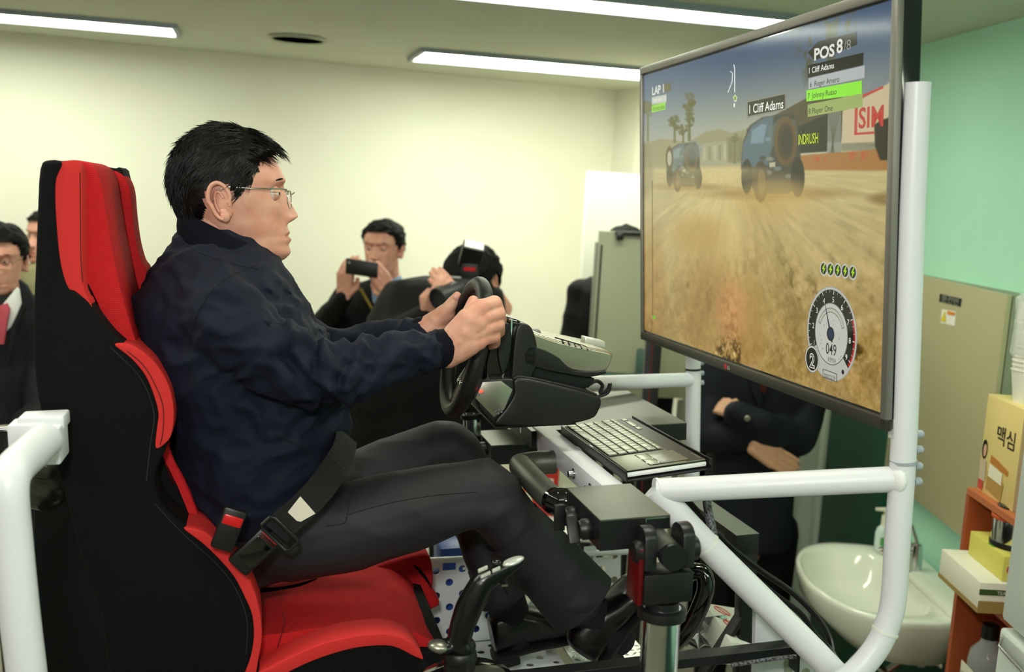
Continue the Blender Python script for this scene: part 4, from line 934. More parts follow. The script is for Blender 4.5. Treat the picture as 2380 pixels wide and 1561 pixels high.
stitch([(252, 420), (262, 500), (274, 580), (288, 645)], .0515, m_stitch); stitch([(186, 400), (187, 500), (188, 600), (192, 655)], -.2135, m_stitch)
# backrest face and far bolster, then the cushion
obj('backrest_pad', slab([(300, 760), (330, 830), (392, 1040), (430, 1120), (476, 1232), (505, 1330), (430, 1330), (380, 1100), (280, 800)], -.14, .16, .02, wref=-.14), m_red_f, seat, ang=70)
obj('far_bolster', slab([(330, 780), (420, 830), (450, 900), (440, 1000), (420, 1100), (500, 1200), (580, 1290), (600, 1400), (480, 1400), (360, 1100)], .14, .21, .03, wref=.14), m_blk_f, seat, ang=60)
def crow(px_, ys):  # a station of the cushion at px: (w, py) pairs near->far
    return ys
def cush(px_l, px_s, h, w): return None
stn = []   # cushion top as a lofted pad: stations along the forward direction
W_ = [-.20, -.185, -.16, -.12, -.06, 0, .06, .12, .16, .185, .20]
def cpt(f, w, top=True):
    """f 0..1 from the back to the front edge of the cushion (reference: near edge line in pixels)"""
    x = 560+(1010-560)*f; base_y = 1492-20*math.sin(f*math.pi)+10*f
    p = QL(x, base_y, -.16, w)
    return p
fore = []
for i in range(15):
    f = i/14; row = []
    for w in [-.16+.32*j/12 for j in range(13)]:
        a = (w+.16)/.32
        x = 520+(1036-520)*f; y = 1496-14*math.sin(f*3.14)-6*f
        p = QL(x, y, -.16, w)
        p += UPR*(.018*math.sin(f*2.6)-.006*math.sin(a*math.pi)+.004*noise.noise(V((f*5, a*5, 0))))
        if f > .85: p -= UPR*(.035*((f-.85)/.15)**2)
        row.append(p)
    fore.append(row)
cm = M(); vs = [p for r in fore for p in r]; fs = [(i*13+j, i*13+j+1, (i+1)*13+j+1, (i+1)*13+j) for i in range(14) for j in range(12)]
nv = len(vs); vs2 = [p-UPR*.06-(FWD*.03 if k//13 == 14 else FWD*0) for k, p in enumerate(vs)]
fs += [tuple(k+nv for k in f[::-1]) for f in fs]
edge = [j for j in range(13)]+[13*i+12 for i in range(1, 15)]+[14*13+j for j in range(11, -1, -1)]+[13*i for i in range(13, 0, -1)]
fs += [(edge[k], edge[(k+1) % len(edge)], edge[(k+1) % len(edge)]+nv, edge[k]+nv) for k in range(len(edge))]
cm.add(vs+vs2, fs); obj('seat_cushion', cm, m_red_f, seat, ang=80)
obj('cushion_bolster', slab([(560, 1570), (640, 1558), (700, 1520), (760, 1497), (830, 1482), (900, 1478), (950, 1494), (985, 1538), (1000, 1620), (560, 1640)], -.222, -.165, .014, wref=-.222), m_blk_f, seat, ang=60)
crescent([(600, 1568), (640, 1545), (700, 1515), (760, 1492), (830, 1477), (900, 1473), (948, 1488), (972, 1510), (984, 1532), (960, 1524), (930, 1508), (895, 1500), (830, 1505), (765, 1522), (705, 1545), (640, 1575)], -.226, -.16, .008)
obj('cushion_front', slab([(880, 1520), (990, 1514), (1036, 1516), (1044, 1530), (1030, 1600), (880, 1600)], -.18, .18, .012, wref=-.18), m_blk_f, seat, ang=60)
stitch([(640, 1520), (660, 1450), (655, 1420)], -.165, m_stitch)
# far cushion bolster, rising behind the thigh
obj('far_cushion_bolster', slab([(700, 1380), (800, 1345), (900, 1310), (975, 1290), (1000, 1296), (1008, 1340), (1006, 1370), (1000, 1420), (700, 1440)], .15, .21, .016, wref=.15), m_red_f, seat, ang=70)
obj('bolster_inset', slab([(960, 1312), (978, 1324), (996, 1348), (1004, 1368), (992, 1352), (976, 1332)], .1465, .152, .001, wref=.1465), m_blk_f, seat)
obj('bolster_inset', slab([(594, 1391), (640, 1391), (690, 1383), (742, 1368), (700, 1386), (640, 1398), (598, 1401)], -.05, -.045, .002, wref=-.1), m_blk_f, seat)
# seat belt
belt = thing('seat_belt', Q(640, 1250, -.2), 'black lap belt with red release buttons across the driver', 'seat belt')
m_web = mat('belt_webbing', '#101012', .7, bump=.6, bump_s=320, bump_kind='wave')
wb_ = -.262
def strap(name, pts, wd, m_=m_web, t=.0016):
    p = catmull(pts, 5); P3 = [Q(x, y, w) for x, y, w in p]; L_ = []; R__ = []
    for i, c in enumerate(P3):
        d = (P3[min(i+1, len(P3)-1)]-P3[max(i-1, 0)]).normalized(); s = d.cross(LAT).normalized(); L_.append(c+s*wd/2); R__.append(c-s*wd/2)
    return obj(name, loft([[a, b, b+LAT*t*2, a+LAT*t*2] for a, b in zip(L_, R__)]), m_, belt, smooth=False)
strap('webbing', [(640, 1238, -.262), (668, 1210, -.262), (705, 1178, -.258), (745, 1135, -.245), (780, 1085, -.22), (800, 1046, -.17), (806, 1010, -.1)], .046)
def qb(c, ang, lx, ly, t, m_, name, parent=None, w=wb_, bev=.002):
    a = math.radians(ang); e = FWD*math.cos(a)+UPR*math.sin(a); f = UPR*math.cos(a)-FWD*math.sin(a)
    return obj(name, boxc(Q(*c, w)+LAT*t/2*0, e*lx, f*ly, LAT*t, bev), m_, parent or belt)
b1 = qb((532, 1228), 68, .068, .036, .018, m_black, 'buckle', bev=.004, w=-.255); qb((541, 1207), 68, .016, .030, .0195, mat('red_button', '#c0161a', .3), 'release_button', b1, w=-.256)
b2 = qb((590, 1280), 42, .072, .040, .018, m_black, 'buckle', bev=.004, w=-.258); qb((592, 1278), 42, .045, .030, .0185, m_gloss, 'buckle_face', b2, w=-.2585)
qb((622, 1252), 42, .012, .034, .010, MATS['red_button'], 'release_button', b2, w=-.262)
# tongue as a slotted frame
tc_ = Q(650, 1240, -.266); a = math.radians(42); e = FWD*math.cos(a)+UPR*math.sin(a); f = UPR*math.cos(a)-FWD*math.sin(a)
obj('tongue', tube(catmull([tc_+e*sx_*.012+f*sy_*.030 for sx_, sy_ in ((-1, -.8), (-1, .8), (-.7, 1), (.7, 1), (1, .8), (1, -.8), (.7, -1), (-.7, -1))], 2, True), .0032, 8, closed=True) if False else tube([tc_+e*sx_*.012+f*sy_*.030 for sx_, sy_ in ((-1, -.8), (-1, .8), (-.7, 1), (.7, 1), (1, .8), (1, -.8), (.7, -1), (-.7, -1))], .0034, 8, closed=True), m_black, belt)
obj('care_label', prism([Q(x, y, -.266) for x, y in ((698, 1153), (733, 1193), (699, 1212), (690, 1210), (669, 1190))], LAT*.001), mat('label_cloth', '#d8cdc0', .8), belt, smooth=False)
# ================================================================ the driver
HS = 1/1346
HO = Q(545, 450, 0)
HM = Matrix((FWD, LAT, UPR)).transposed().to_4x4(); HM.translation = HO
def body_m():
    b = head_mesh(neckdir=(-.075, 0, -.20)).tf(HM)
    return b
def hand_near():
    m_ = M()
    def c(pts, n=12): m_.join(chain([Q(x, y, w) for x, y, w, r in pts], [r for *_, r in pts], n))
    # wrist, palm (back of the hand seen)
    c([(1040, 815, -.155, .030), (1070, 790, -.165, .029)])
    for k, (kx_, ky_, dz) in enumerate(((1118, 716, 0), (1130, 738, .002), (1128, 764, .002), (1118, 790, 0))):
        c([(1062, 782+k*9, -.165, .026), (1090, 745+k*17, -.172, .023), (kx_-6, ky_+2, -.172+dz, .0165)])
    c([(1040, 810, -.15, .028), (1080, 772, -.17, .026), (1105, 750, -.172, .022)])
    # fingers close over the rim: knuckle, middle joint, then around to the far side
    F_ = [((1116, 714), (1149, 704), (1158, 722), .0128, .0118), ((1128, 738), (1158, 728), (1163, 744), .0124, .0114), ((1128, 764), (1157, 754), (1160, 770), .0120, .011), ((1118, 789), (1148, 782), (1150, 797), .0112, .0100)]
    for (k, m1, m2, r0, r1) in F_:
        c([(*k, -.172, r0+.002), ((k[0]+m1[0])/2, (k[1]+m1[1])/2, -.170, r0), (*m1, -.160, r0+.0008), (*m2, -.135, r1), (m2[0]-12, m2[1]+4, -.112, r1-.001), (m2[0]-32, m2[1]+4, -.104, r1-.002)])
    # thumb inside the rim
    c([(1078, 775, -.150, .019), (1085, 745, -.128, .0145), (1092, 722, -.112, .0125), (1100, 700, -.104, .0105)])
    return remesh(m_, .0022, 5, .5)
def hand_far():
    m_ = M()
    def c(pts, n=12): m_.join(chain([Q(x, y, w) for x, y, w, r in pts], [r for *_, r in pts], n))
    w = .12
    c([(985, 775, w, .027), (1005, 760, w, .028), (1030, 742, w+.008, .026)]); c([(1010, 748, w-.008, .020), (1035, 728, w-.01, .019), (1048, 722, w, .018)])
    c([(1018, 752, w, .02), (1042, 755, w+.01, .02), (1060, 745, w+.02, .018)])
    c([(1020, 740, w-.012, .0165), (1042, 716, w-.018, .0135), (1056, 698, w-.018, .0118), (1062, 688, w-.018, .0092)])
    for k in range(4):
        c([(1048, 722+k*15, w+.012, .0115), (1074, 716+k*14, w+.03, .0108), (1092, 722+k*14, w+.022, .010), (1094, 732+k*14, w-.005, .009), (1078, 740+k*14, w-.014, .008)])
    return remesh(m_, .0024, 5, .5)
bm_ = body_m(); hn = hand_near(); hf = hand_far()
bm_.join(hn); bm_.join(hf)
# forearms and trunk inside the clothes join head and hands
core = M(); core.join(chain([Q(520, 560, 0), Q(500, 690, 0), Q(560, 900, 0), Q(600, 1140, 0)], [.045, .07, .09, .09]))
core.join(chain([Q(500, 690, -.15), Q(570, 775, -.205), Q(640, 825, -.215), Q(762, 872, -.22), Q(900, 836, -.195), Q(1035, 815, -.155)], [.014, .014, .012, .012, .012, .018])); core.join(chain([Q(540, 690, .15), Q(640, 780, .21), Q(760, 815, .22), Q(860, 800, .19), Q(985, 778, .12)], [.02, .014, .012, .012, .018]))
bm_.join(core)
man = solo('person', bm_, [m_skin, m_lip], 'seated man in a navy jacket and glasses gripping the steering wheel', 'person', base=Q(600, 1330, 0), ang=70)
def mpart(name, m_, mt, **kw): return obj(name, m_, mt, man, **kw)
ep = eye_parts(.0)
for nme, key, mt in (('eye', 'white', m_eyew), ('iris', 'iris', m_iris), ('eyelid', 'lid', m_skin), ('eyebrow', 'brow', m_hair2)): mpart(nme, ep[key].tf(HM), mt)
# thumbnail of the far hand
mpart('thumbnail', ell(Q(1059, 691, .12-.0285), FWD*.0045, UPR*.0065, LAT*.002), mat('nail', '#d8a090', .3))
def top_(d, p):
    a = .006+.005*max(0, d.z)
    if p.x > .0 and p.z > .05: a += .006*min(1, (p.x)/.05)
    if p.z < -.02: a = .008
    return a+.002
hs = hair_mesh(hairline, top=top_, seed=4, n=110, rough=.0009)
def comb(p):
    if p.z > .055 and p.x > .02: return V((.9, -.15, -.05))
    if p.z > .07: return V((-.6, -.5, -.1))
    if p.x < -.07: return V((-.1, 0, -1))
    return V((-.75, 0, -.75))
st = strands(hs, 5200, comb, .024, .00055, 5, .10)
quiff = M(); rg_ = random.Random(2)
for _ in range(900):
    p = V((rg_.uniform(.0, .050), rg_.uniform(-.05, .055), 0)); p.z = .106-1.9*max(0, p.x-.01)**1.3-abs(p.y)*.3; L_ = rg_.uniform(.016, .027)
    d = V((.85, rg_.uniform(-.3, .2), .42)); pts = [p+V((-.01, 0, -.004))]
    q = p.copy()
    for k in range(4): q = q+d.normalized()*L_/4; d.z -= .24; pts.append(q.copy())
    quiff.join(tube(pts, [.0009, .0011, .001, .0007, .0002], 3, cap=False))
hs.join(st).join(quiff); mpart('hair', hs.tf(HM), m_hair, ang=75)
# sideburn stubble strip keeps the hairline soft
# glasses
gl = thing('glasses', HM @ V((.08, 0, .005)), 'thin silver-rimmed glasses worn by the seated driver', 'glasses')
m_silv = mat('silver_wire', '#b9b6b0', .22, metal=1); m_glass = mat('lens_glass', '#f4fbf8', .03, trans=.95, ior=1.2, alpha=.35)
for s in (-1, 1):
    cy = s*.033; rim = [HM @ V((.0955-.006*((cy+.024*math.cos(t))/.05)**2, cy+.024*math.cos(t), -.010+.0150*math.sin(t)*(1 if math.sin(t) > 0 else 1.1))) for t in [2*math.pi*i/30 for i in range(30)]]
    lp = obj('lens_rim', tube(rim, .0008, 6, closed=True), m_silv, gl); obj('lens', M().add(rim, [tuple(range(30))]), m_glass, lp, smooth=False)
    obj('temple', tube([HM @ V(p) for p in ((.0875, s*.057, .003), (.086, s*.067, .007), (.076, s*.074, .008), (.03, s*.080, .009), (-.012, s*.081, .012), (-.026, s*.080, .006), (-.034, s*.077, -.012))], [.0012, .0014, .0013, .0011, .0011, .0011, .001], 8), m_silv, gl)
obj('bridge', tube([HM @ V(p) for p in ((.0955, -.010, -.002), (.1015, -.003, .002), (.1015, .003, .002), (.0955, .010, -.002))], .0009, 6), m_silv, gl)
# ---- jacket
TT = [(520, 424, 545, .058), (545, 408, 596, .068), (575, 392, 632, .095), (600, 372, 652, .145), (640, 345, 672, .185), (690, 312, 700, .205), (740, 302, 730, .212), (800, 306, 768, .215), (860, 330, 790, .212), (920, 362, 806, .205),
      (980, 392, 812, .20), (1040, 402, 806, .196), (1100, 420, 785, .192), (1150, 440, 750, .186), (1190, 462, 705, .178), (1222, 490, 650, .165), (1236, 520, 600, .14)]
def tring(y, xb, xf, lw, n=36, e=.85):
    a = Q(xb, y, 0); b = Q(xf, y+(-6), 0); c = (a+b)/2; h = (b-a)/2; r = []
    for j in range(n):
        t = 2*math.pi*j/n; ct, s_ = math.cos(t), math.sin(t); r.append(c+h*math.copysign(abs(ct)**e, ct)+LAT*lw*math.copysign(abs(s_)**e, s_))
    return r
jk = loft([tring(*t) for t in TT])
SK = lambda r: r*.000672
na = [(498, 690, -.165, 92), (515, 725, -.19, 96), (570, 775, -.205, 96), (640, 825, -.215, 92), (705, 862, -.22, 86), (762, 872, -.22, 80), (830, 858, -.21, 73), (900, 836, -.195, 66), (960, 820, -.18, 60), (1005, 812, -.165, 55)]
nap = catmull([(x, y, w, r) for x, y, w, r in na], 2)
jk.join(chain([Q(x, y, w) for x, y, w, r in nap], [SK(r) for *_, r in nap], 18))
fa = catmull([(540, 690, .16, 90), (640, 780, .21, 78), (760, 815, .22, 64), (860, 800, .19, 58), (930, 792, .16, 54), (975, 782, .13, 46)], 2)
jk.join(chain([Q(x, y, w) for x, y, w, r in fa], [r*.0008 for *_, r in fa], 16))
jk.join(chain([Q(470, 640, -.11), Q(500, 680, -.15)], [.055, .062])); jk.join(chain([Q(470, 640, .11), Q(520, 680, .15)], [.055, .062]))
EL = Q(762, 872, -.22)
def jdisp(co, no):
    w = nz(co, 6, 3); a = nz(co+w[:, None]*.06, (9, 9, 16), 12); r1 = 1-np.abs(a)*2.2
    b = nz(co+w[:, None]*.04, (22, 18, 30), 31); r2 = 1-np.abs(b)*2.4
    c = nz(co, (4, 4, 7), 50)
    el = np.exp(-((co-np.array(EL[:]))**2).sum(1)/.011)
    return .0085*(r1-.62)+.0042*(r2-.6)+.006*c + el*.008*(r2-.5)
jkm = remesh(jk, .0052, 5, .5, jdisp)
# deep folds round the sleeve: rings pressed in around the elbow
ax0 = [V(Q(x, y, w)) for x, y, w, r in na]
def press(m_, folds):
    for i, v in enumerate(m_.v):
        for c, d, wd, dep, seedf in folds:
            if (v-c).length < .16:
                s = (v-c).dot(d)+.012*math.sin((v-c).dot(UPR)*40+seedf)+.006*noise.noise(v*30); k = math.exp(-(s/wd)**2)
                q = v-c; rad_ = (q-d*q.dot(d)); v = v-rad_.normalized()*dep*k+rad_.normalized()*dep*.6*math.exp(-((s-wd*2)/wd)**2)
        m_.v[i] = v
    return m_
press(jkm, [(Q(700, 862, -.22), (FWD*.9+UPR*.35).normalized(), .009, .011, 0), (Q(745, 872, -.22), (FWD*.95+UPR*.2).normalized(), .009, .013, 1), (Q(800, 866, -.215), (FWD*.97-UPR*.1).normalized(), .008, .010, 2), (Q(640, 770, -.25), (FWD*.6-UPR*.8).normalized(), .008, .008, .7), (Q(850, 852, -.2), (FWD*.97-UPR*.2).normalized(), .007, .006, 3), (Q(985, 815, -.17), FWD, .006, .006, 2.5)])
mpart('jacket', jkm, m_navy, ang=80)
from mathutils.bvhtree import BVHTree
BJ = BVHTree.FromPolygons(jkm.v, jkm.f)
def surf_line(bvh, pts, n=8):
    out = []
    for x, y in catmull(pts, n):
        h = bvh.ray_cast(CAMPOS, ray(x, y).normalized())[0]
        if h is not None: out.append(h)
    return out
def surf_seam(bvh, pts, m_, r=.0009, name='seam'): return mpart(name, tube(surf_line(bvh, pts), r, 6), m_)
# stand collar
col_ = []
for y_, e_ in ((0, 0), (1, 0)):
    pass
cr = []
for i in range(41):
    t = 2*math.pi*i/40; c_, s_ = math.cos(t), math.sin(t)
    lo = Q(532, 584, 0)+FWD*(.078*c_)+LAT*(.090*s_)+UPR*(-.030*c_-.012)
    hi = Q(530, 548, 0)+FWD*(.080*c_+.004)+LAT*(.073*s_)+UPR*(-.042*c_+.004)
    out = (FWD*c_+LAT*s_*1.0)
    cr.append([lo+out*.006, lo.lerp(hi, .5)+out*.008, hi+out*.005, hi+out*.001+UPR*.002, hi-out*.004, lo-out*.004])
cm_ = loft([[cr[i][k] for i in range(40)] for k in range(6)], cap=False)
mpart('collar', cm_, m_rib, ang=70)
# cuffs
mpart('cuff', loft([[Q(*c, w)+(dd.cross(LAT).normalized()*math.cos(t)*r*.98+LAT*math.sin(t)*r*.92) for t in [2*math.pi*i/28 for i in range(28)]] for (c, w, r), dd in zip((((998, 815), -.166, .034), ((1005, 814), -.165, .037), ((1022, 812), -.161, .037), ((1040, 809), -.158, .0365), ((1052, 806), -.156, .0345), ((1048, 806), -.156, .031)), [(FWD-UPR*.28).normalized()]*6)]), m_rib, ang=70)
mpart('cuff', loft([[Q(*c, w)+(dd.cross(LAT).normalized()*math.cos(t)*r+LAT*math.sin(t)*r) for t in [2*math.pi*i/24 for i in range(24)]] for (c, w, r), dd in zip((((955, 788), .14, .034), ((985, 775), .13, .035), ((994, 771), .125, .032)), [(FWD+UPR*.3).normalized()]*3)]), m_rib, ang=70)
def seam(pts, r=.0008, m_=None, name='seam'): return mpart(name, tube([Q(x, y, w) for x, y, w in catmull(pts, 6)], r, 5), m_ or m_rib)
# ---- trousers
tr_ = M()
def leg(pts, n=18):
    p = catmull(pts, 3); tr_.join(chain([Q(x, y, w) for x, y, w, r in p], [r for *_, r in p], n))
leg([(590, 1235, -.09, .080), (680, 1245, -.115, .078), (780, 1230, -.13, .076), (900, 1200, -.14, .072), (1010, 1168, -.14, .067), (1090, 1148, -.14, .062), (1128, 1152, -.14, .060), (1165, 1188, -.14, .057), (1215, 1250, -.14, .055), (1280, 1322, -.14, .056), (1328, 1378, -.14, .060)])
leg([(620, 1200, .09, .085), (760, 1160, .12, .078), (880, 1110, .15, .07), (980, 1065, .17, .064), (1040, 1048, .17, .062), (1075, 1090, .16, .056), (1095, 1180, .13, .05), (1130, 1280, .11, .048), (1165, 1370, .1, .05)])
tr_.join(ell(Q(580, 1230, 0), FWD*.12, LAT*.17, UPR*.10))
tdg = lambda co: .6+.8*np.exp(-((co-np.array(Q(1120, 1180, -.14)[:]))**2).sum(1)/.02)
def tdisp(co, no):
    w = nz(co, 5, 7); a = nz(co+w[:, None]*.05, (7, 7, 12), 22); r1 = 1-np.abs(a)*2.2; return (.0075*(r1-.6)+.003*nz(co, (12, 12, 20), 41))*tdg(co)
trm = remesh(tr_, .0055, 5, .5, tdisp)
# the hems are cut open: drop everything past the hem line of each leg
hc, hd = Q(1352, 1402, -.14), (Q(1352, 1402, -.14)-Q(1240, 1275, -.14)).normalized()
mpart('trousers', trm, m_trou, ang=80)
def hem(c0, c1, ra, rb, wl, name='trouser_hem'):
    """flared open trouser end from c0 to c1 (px,py,w), in-plane radii ra,rb and lateral radii wl"""
    A_, B_ = Q(*c0), Q(*c1); d = (B_-A_).normalized(); s = d.cross(LAT).normalized(); rings = []
    for k in range(9):
        f = k/8; c = A_.lerp(B_, f); r = ra+(rb-ra)*f; l = wl[0]+(wl[1]-wl[0])*f
        rings.append([c+s*(math.cos(t)*r*(1+.02*math.sin(5*t+f*3)))+LAT*(math.sin(t)*l*(1+.05*math.sin(3*t+f*2))) for t in [2*math.pi*i/40 for i in range(40)]])
    e = rings[-1]; cc2 = B_
    rings.append([p.lerp(cc2, .05) for p in e]); rings.append([p.lerp(A_, .5).lerp(cc2, .3) for p in e])
    return mpart(name, loft(rings, cap=False), m_trou, ang=70)
hem((1190, 1225, -.14), (1352, 1400, -.14), .058, .0690, (.057, .056)); hem((1140, 1310, .11), (1172, 1385, .1), .048, .056, (.05, .05))
# seams and pocket
m_seam = mat('trouser_seam', '#121114', .8)
BT = BVHTree.FromPolygons(trm.v, trm.f)
surf_seam(BT, [(806, 1196), (900, 1170), (1000, 1152), (1108, 1143)], m_seam); surf_seam(BT, [(822, 1112), (816, 1150), (808, 1190), (800, 1215), (758, 1222)], m_seam, name='pocket_seam')
m_jseam = mat('jacket_seam', '#02040a', .9)
surf_seam(BJ, [(596, 616), (520, 650), (465, 715), (440, 800), (452, 900)], m_jseam, .0012); surf_seam(BJ, [(420, 560), (470, 590), (540, 612), (600, 625)], m_jseam, .001, 'yoke_seam'); surf_seam(BJ, [(640, 1010), (700, 1040), (740, 1080)], m_jseam, .0012, 'pocket_seam')
# ---- feet
def shoe(px_h, px_t, w, name='shoe', sc=1.0, flip=1):
    hq, tq = Q(*px_h, w), Q(*px_t, w); d = (tq-hq).normalized(); L_ = (tq-hq).length; u = d.cross(LAT).normalized(); u = u if u.dot(UPR) > 0 else -u; u = u if flip > 0 else -u
    prof = [(0, .0, .065, .030), (.05, 0, .078, .036), (.15, 0, .085, .039), (.3, .0, .082, .038), (.45, 0, .066, .040), (.6, 0, .052, .046), (.75, 0, .045, .049), (.88, .002, .038, .046), (.96, .004, .028, .036), (1.0, .008, .018, .02)]
    rings = [[hq+d*(L_*f)+u*((lo+hi)/2+(hi-lo)/2*math.copysign(abs(math.cos(t))**.8, math.cos(t)))*sc+LAT*(wd*math.copysign(abs(math.sin(t))**.8, math.sin(t)))*sc for t in [2*math.pi*i/26 for i in range(26)]] for f, lo, hi, wd in prof]
    s_ = mpart(name, remesh(loft(rings), .004, 2), m_shoe, ang=60)
    sole = [[hq+d*(L_*f)-u*(.004-.0)*sc+LAT*(wd*1.04*math.sin(t))*sc+u*(.007*math.cos(t)) for t in [2*math.pi*i/20 for i in range(20)]] for f, lo, hi, wd in prof]
    so_ = obj('sole', loft(sole), m_sole, s_); obj('heel', boxc(hq+d*L_*.1-u*.018, d*L_*.24, LAT*.066, u*.022, .004), m_sole, s_)
    return s_
mpart('sock', chain([Q(1335, 1385, -.14), Q(1400, 1455, -.14), Q(1432, 1478, -.14)], [.040, .037, .036], 18), m_sock)
shoe((1385, 1535), (1510, 1348), -.14, sc=.98, flip=1)
mpart('sock', chain([Q(1165, 1370, .1), Q(1190, 1440, .1), Q(1200, 1470, .1)], [.042, .040, .038], 18), m_sock)
shoe((1148, 1512), (1370, 1452), .1, sc=1.05, flip=1)
# ================================================================ the people behind
UPW, RTW, FWW = V((0, 0, 1)), V((1, 0, 0)), V((0, 1, 0))
def cloth(name, color, **k): return mat(name, color, .75, spec=.25, bump=.2, bump_s=600, **k)
def hand_at(m_, wrist, kn, nrm, curl=.5, s=1.0, spread=1.0, thumb=1):
    """wrist and knuckle centre in world space; nrm = back-of-hand normal; curl in radians per joint"""
    wrist, kn = V(wrist), V(kn); f = (kn-wrist).normalized(); n_ = (V(nrm)-f*V(nrm).dot(f)).normalized(); sd = f.cross(n_)*thumb
    for k in range(4):
        o_ = (k-1.5)*.019*s*spread; base = kn-sd*o_; m_.join(chain([wrist-sd*o_*.5, base], [.017*s, .0135*s], 8))
        d = f.copy(); p = base; a = curl; pts = [p]; L_ = [.040, .046, .043, .033][k]*s
        for q in (1, .65, .5):
            d = (d*math.cos(a)-n_*math.sin(a)).normalized(); n2 = (n_*math.cos(a)+d*0).normalized(); p = p+d*L_*q; pts.append(p)
            n_2 = d.cross(sd)*-1; 
        m_.join(chain(pts, [.0105*s, .0098*s, .009*s, .0078*s], 8))
    t0 = wrist+sd*.022*s+f*.02*s; m_.join(chain([wrist+sd*.008*s, t0, t0+(f*.6+sd*.5-n_*.3).normalized()*.04*s, t0+(f*.9+sd*.25-n_*.5).normalized()*.068*s], [.02*s, .015*s, .0125*s, .010*s], 8))
def crowd(label, eye, d, hh, yaw, pitch, torso, arms=(), hands=(), coat=None, pants=None, legs=True, mouth=False, hline=hairline, hthick=.012, tilt=0, skin=None):
    ex, ey = eye; E = P(ex, ey, d); s = hh*d/FPX/.232
    yw, pt_ = math.radians(yaw), math.radians(pitch)
    fr = (-FWW*math.cos(yw)+RTW*math.sin(yw)); fr = (fr*math.cos(pt_)-UPW*math.sin(pt_)).normalized(); sd = UPW.cross(fr).normalized(); up = fr.cross(sd)
    R_ = Matrix((fr*s, sd*s, up*s)).transposed().to_4x4(); R_.translation = E - fr*.0*s
    Rr = Matrix.Rotation(math.radians(tilt), 4, fr); Rr = Matrix.Translation(E) @ Rr @ Matrix.Translation(-E); HMx = Rr @ R_
    sk = head_mesh(neckdir=(-.05, 0, -.19)).tf(HMx)
    for pts, rs in arms: sk.join(chain(pts, [r*.6 for r in rs], 8))
    hm = M()
    for h in hands: hand_at(hm, *h[0], **h[1])
    if hm.v: sk.join(remesh(hm, .004, 3))
    # trunk core
    c0 = P(sum(torso[2][1:3])/2, torso[2][0], d+.02); c1 = P(sum(torso[-1][1:3])/2, torso[-1][0], d+.02); sk.join(chain([c0, c1], [.08, .08], 10))
    foot = V((c1.x, c1.y, 0))
    o = solo('person', sk, [skin or m_skin, m_lip], label, 'person', base=foot, ang=70)
    def part(n_, m_, mt, **k): return obj(n_, m_, mt, o, **k)
    ep = eye_parts(0)
    part('eye', ep['white'].tf(HMx), m_eyew); part('iris', ep['iris'].tf(HMx), m_iris); part('eyelid', ep['lid'].tf(HMx), skin or m_skin); part('eyebrow', ep['brow'].tf(HMx), m_hair2)
    if mouth: part('teeth', ell(V((.0865, 0, -.0735)), V((.006, 0, 0)), V((0, .018, 0)), V((0, 0, .0042))).tf(HMx), mat('teeth', '#e8e2d6', .3))
    hr = hair_mesh(hline, thick=hthick, seed=ex, n=64, rough=.0025); part('hair', hr.tf(HMx), m_hair2, ang=75)
    rings = []
    for (y, xl, xr, th) in torso:
        a, b = P(xl, y, d), P(xr, y, d); c = (a+b)/2; h = (b-a)/2; h.z *= 0
        rings.append([c+h*math.copysign(abs(math.cos(t))**.85, math.cos(t))+FWW*th*math.sin(t) for t in [2*math.pi*i/26 for i in range(26)]])
    ct = loft(rings)
    for pts, rs in arms: ct.join(chain(pts, rs, 12))
    part('coat', remesh(ct, .012, 3, .5, lambda co, no: .012*(.5-np.abs(nz(co, (6, 6, 9), ex*.01)))), coat, ang=80)
    if legs:
        lg = M(); hipz = c1.z
        for q in (-1, 1):
            x = foot.x+q*.09; lg.join(chain([V((x, foot.y, hipz+.05)), V((x+q*.01, foot.y-.01, hipz*.52)), V((x+q*.015, foot.y, .08))], [.095, .07, .06], 12))
        part('trousers', remesh(lg, .014, 2), pants or m_trou, ang=80)
        for q in (-1, 1):
            x = foot.x+q*.105; part('shoe', remesh(chain([V((x, foot.y+.06, .05)), V((x, foot.y-.06, .045)), V((x+q*.01, foot.y-.17, .035))], [.045, .048, .034], 12), .008, 2), m_shoe)
    return o, part, HMx
def flat(part, name, pts, d, m_, t=.01, **k):
    return part(name, prism([P(x, y, d) for x, y in pts], FWW*t, .002), m_, **k)
m_dcoat = cloth('dark_coat', '#14161a'); m_bcoat = cloth('black_coat', '#0a0a0c'); m_fcoat = cloth('blue_black_coat', '#12161e'); m_beige = cloth('beige_jacket', '#8d8666')
m_shirtw = mat('white_shirt', '#e2e2e0', .7); m_shirtb = mat('blue_shirt', '#8fb4dc', .7); m_tie = mat('pink_tie', '#c04a5c', .6, noise_s=80, noise_a=.2)
# ---- smiling man at the left edge
dA = 3.5
o, part, HX = crowd('smiling man in a dark overcoat, white shirt and pink tie at the left edge', (-2, 600), dA, 163, 14, 4,
    [(682, -50, 56, .06), (696, -100, 84, .11), (730, -130, 92, .13), (820, -135, 96, .14), (920, -130, 100, .14), (1020, -125, 96, .15), (1120, -130, 96, .15), (1250, -135, 96, .16)],
    arms=[([P(72, 730, dA), P(92, 860, dA-.03), P(96, 960, dA-.12), P(60, 985, dA-.22)], [.065, .058, .05, .042]), ([P(-110, 730, dA), P(-135, 880, dA), P(-120, 1010, dA-.1)], [.065, .055, .045])],
    coat=m_dcoat, mouth=True, hline=lambda z, y: hairline(z, y, .058))
flat(part, 'shirt', [(2, 712), (38, 668), (48, 676), (52, 700), (24, 760), (2, 780)], dA-.135, m_shirtw); flat(part, 'tie', [(-6, 712), (14, 704), (22, 718), (16, 744), (8, 800), (-12, 800)], dA-.155, m_tie)
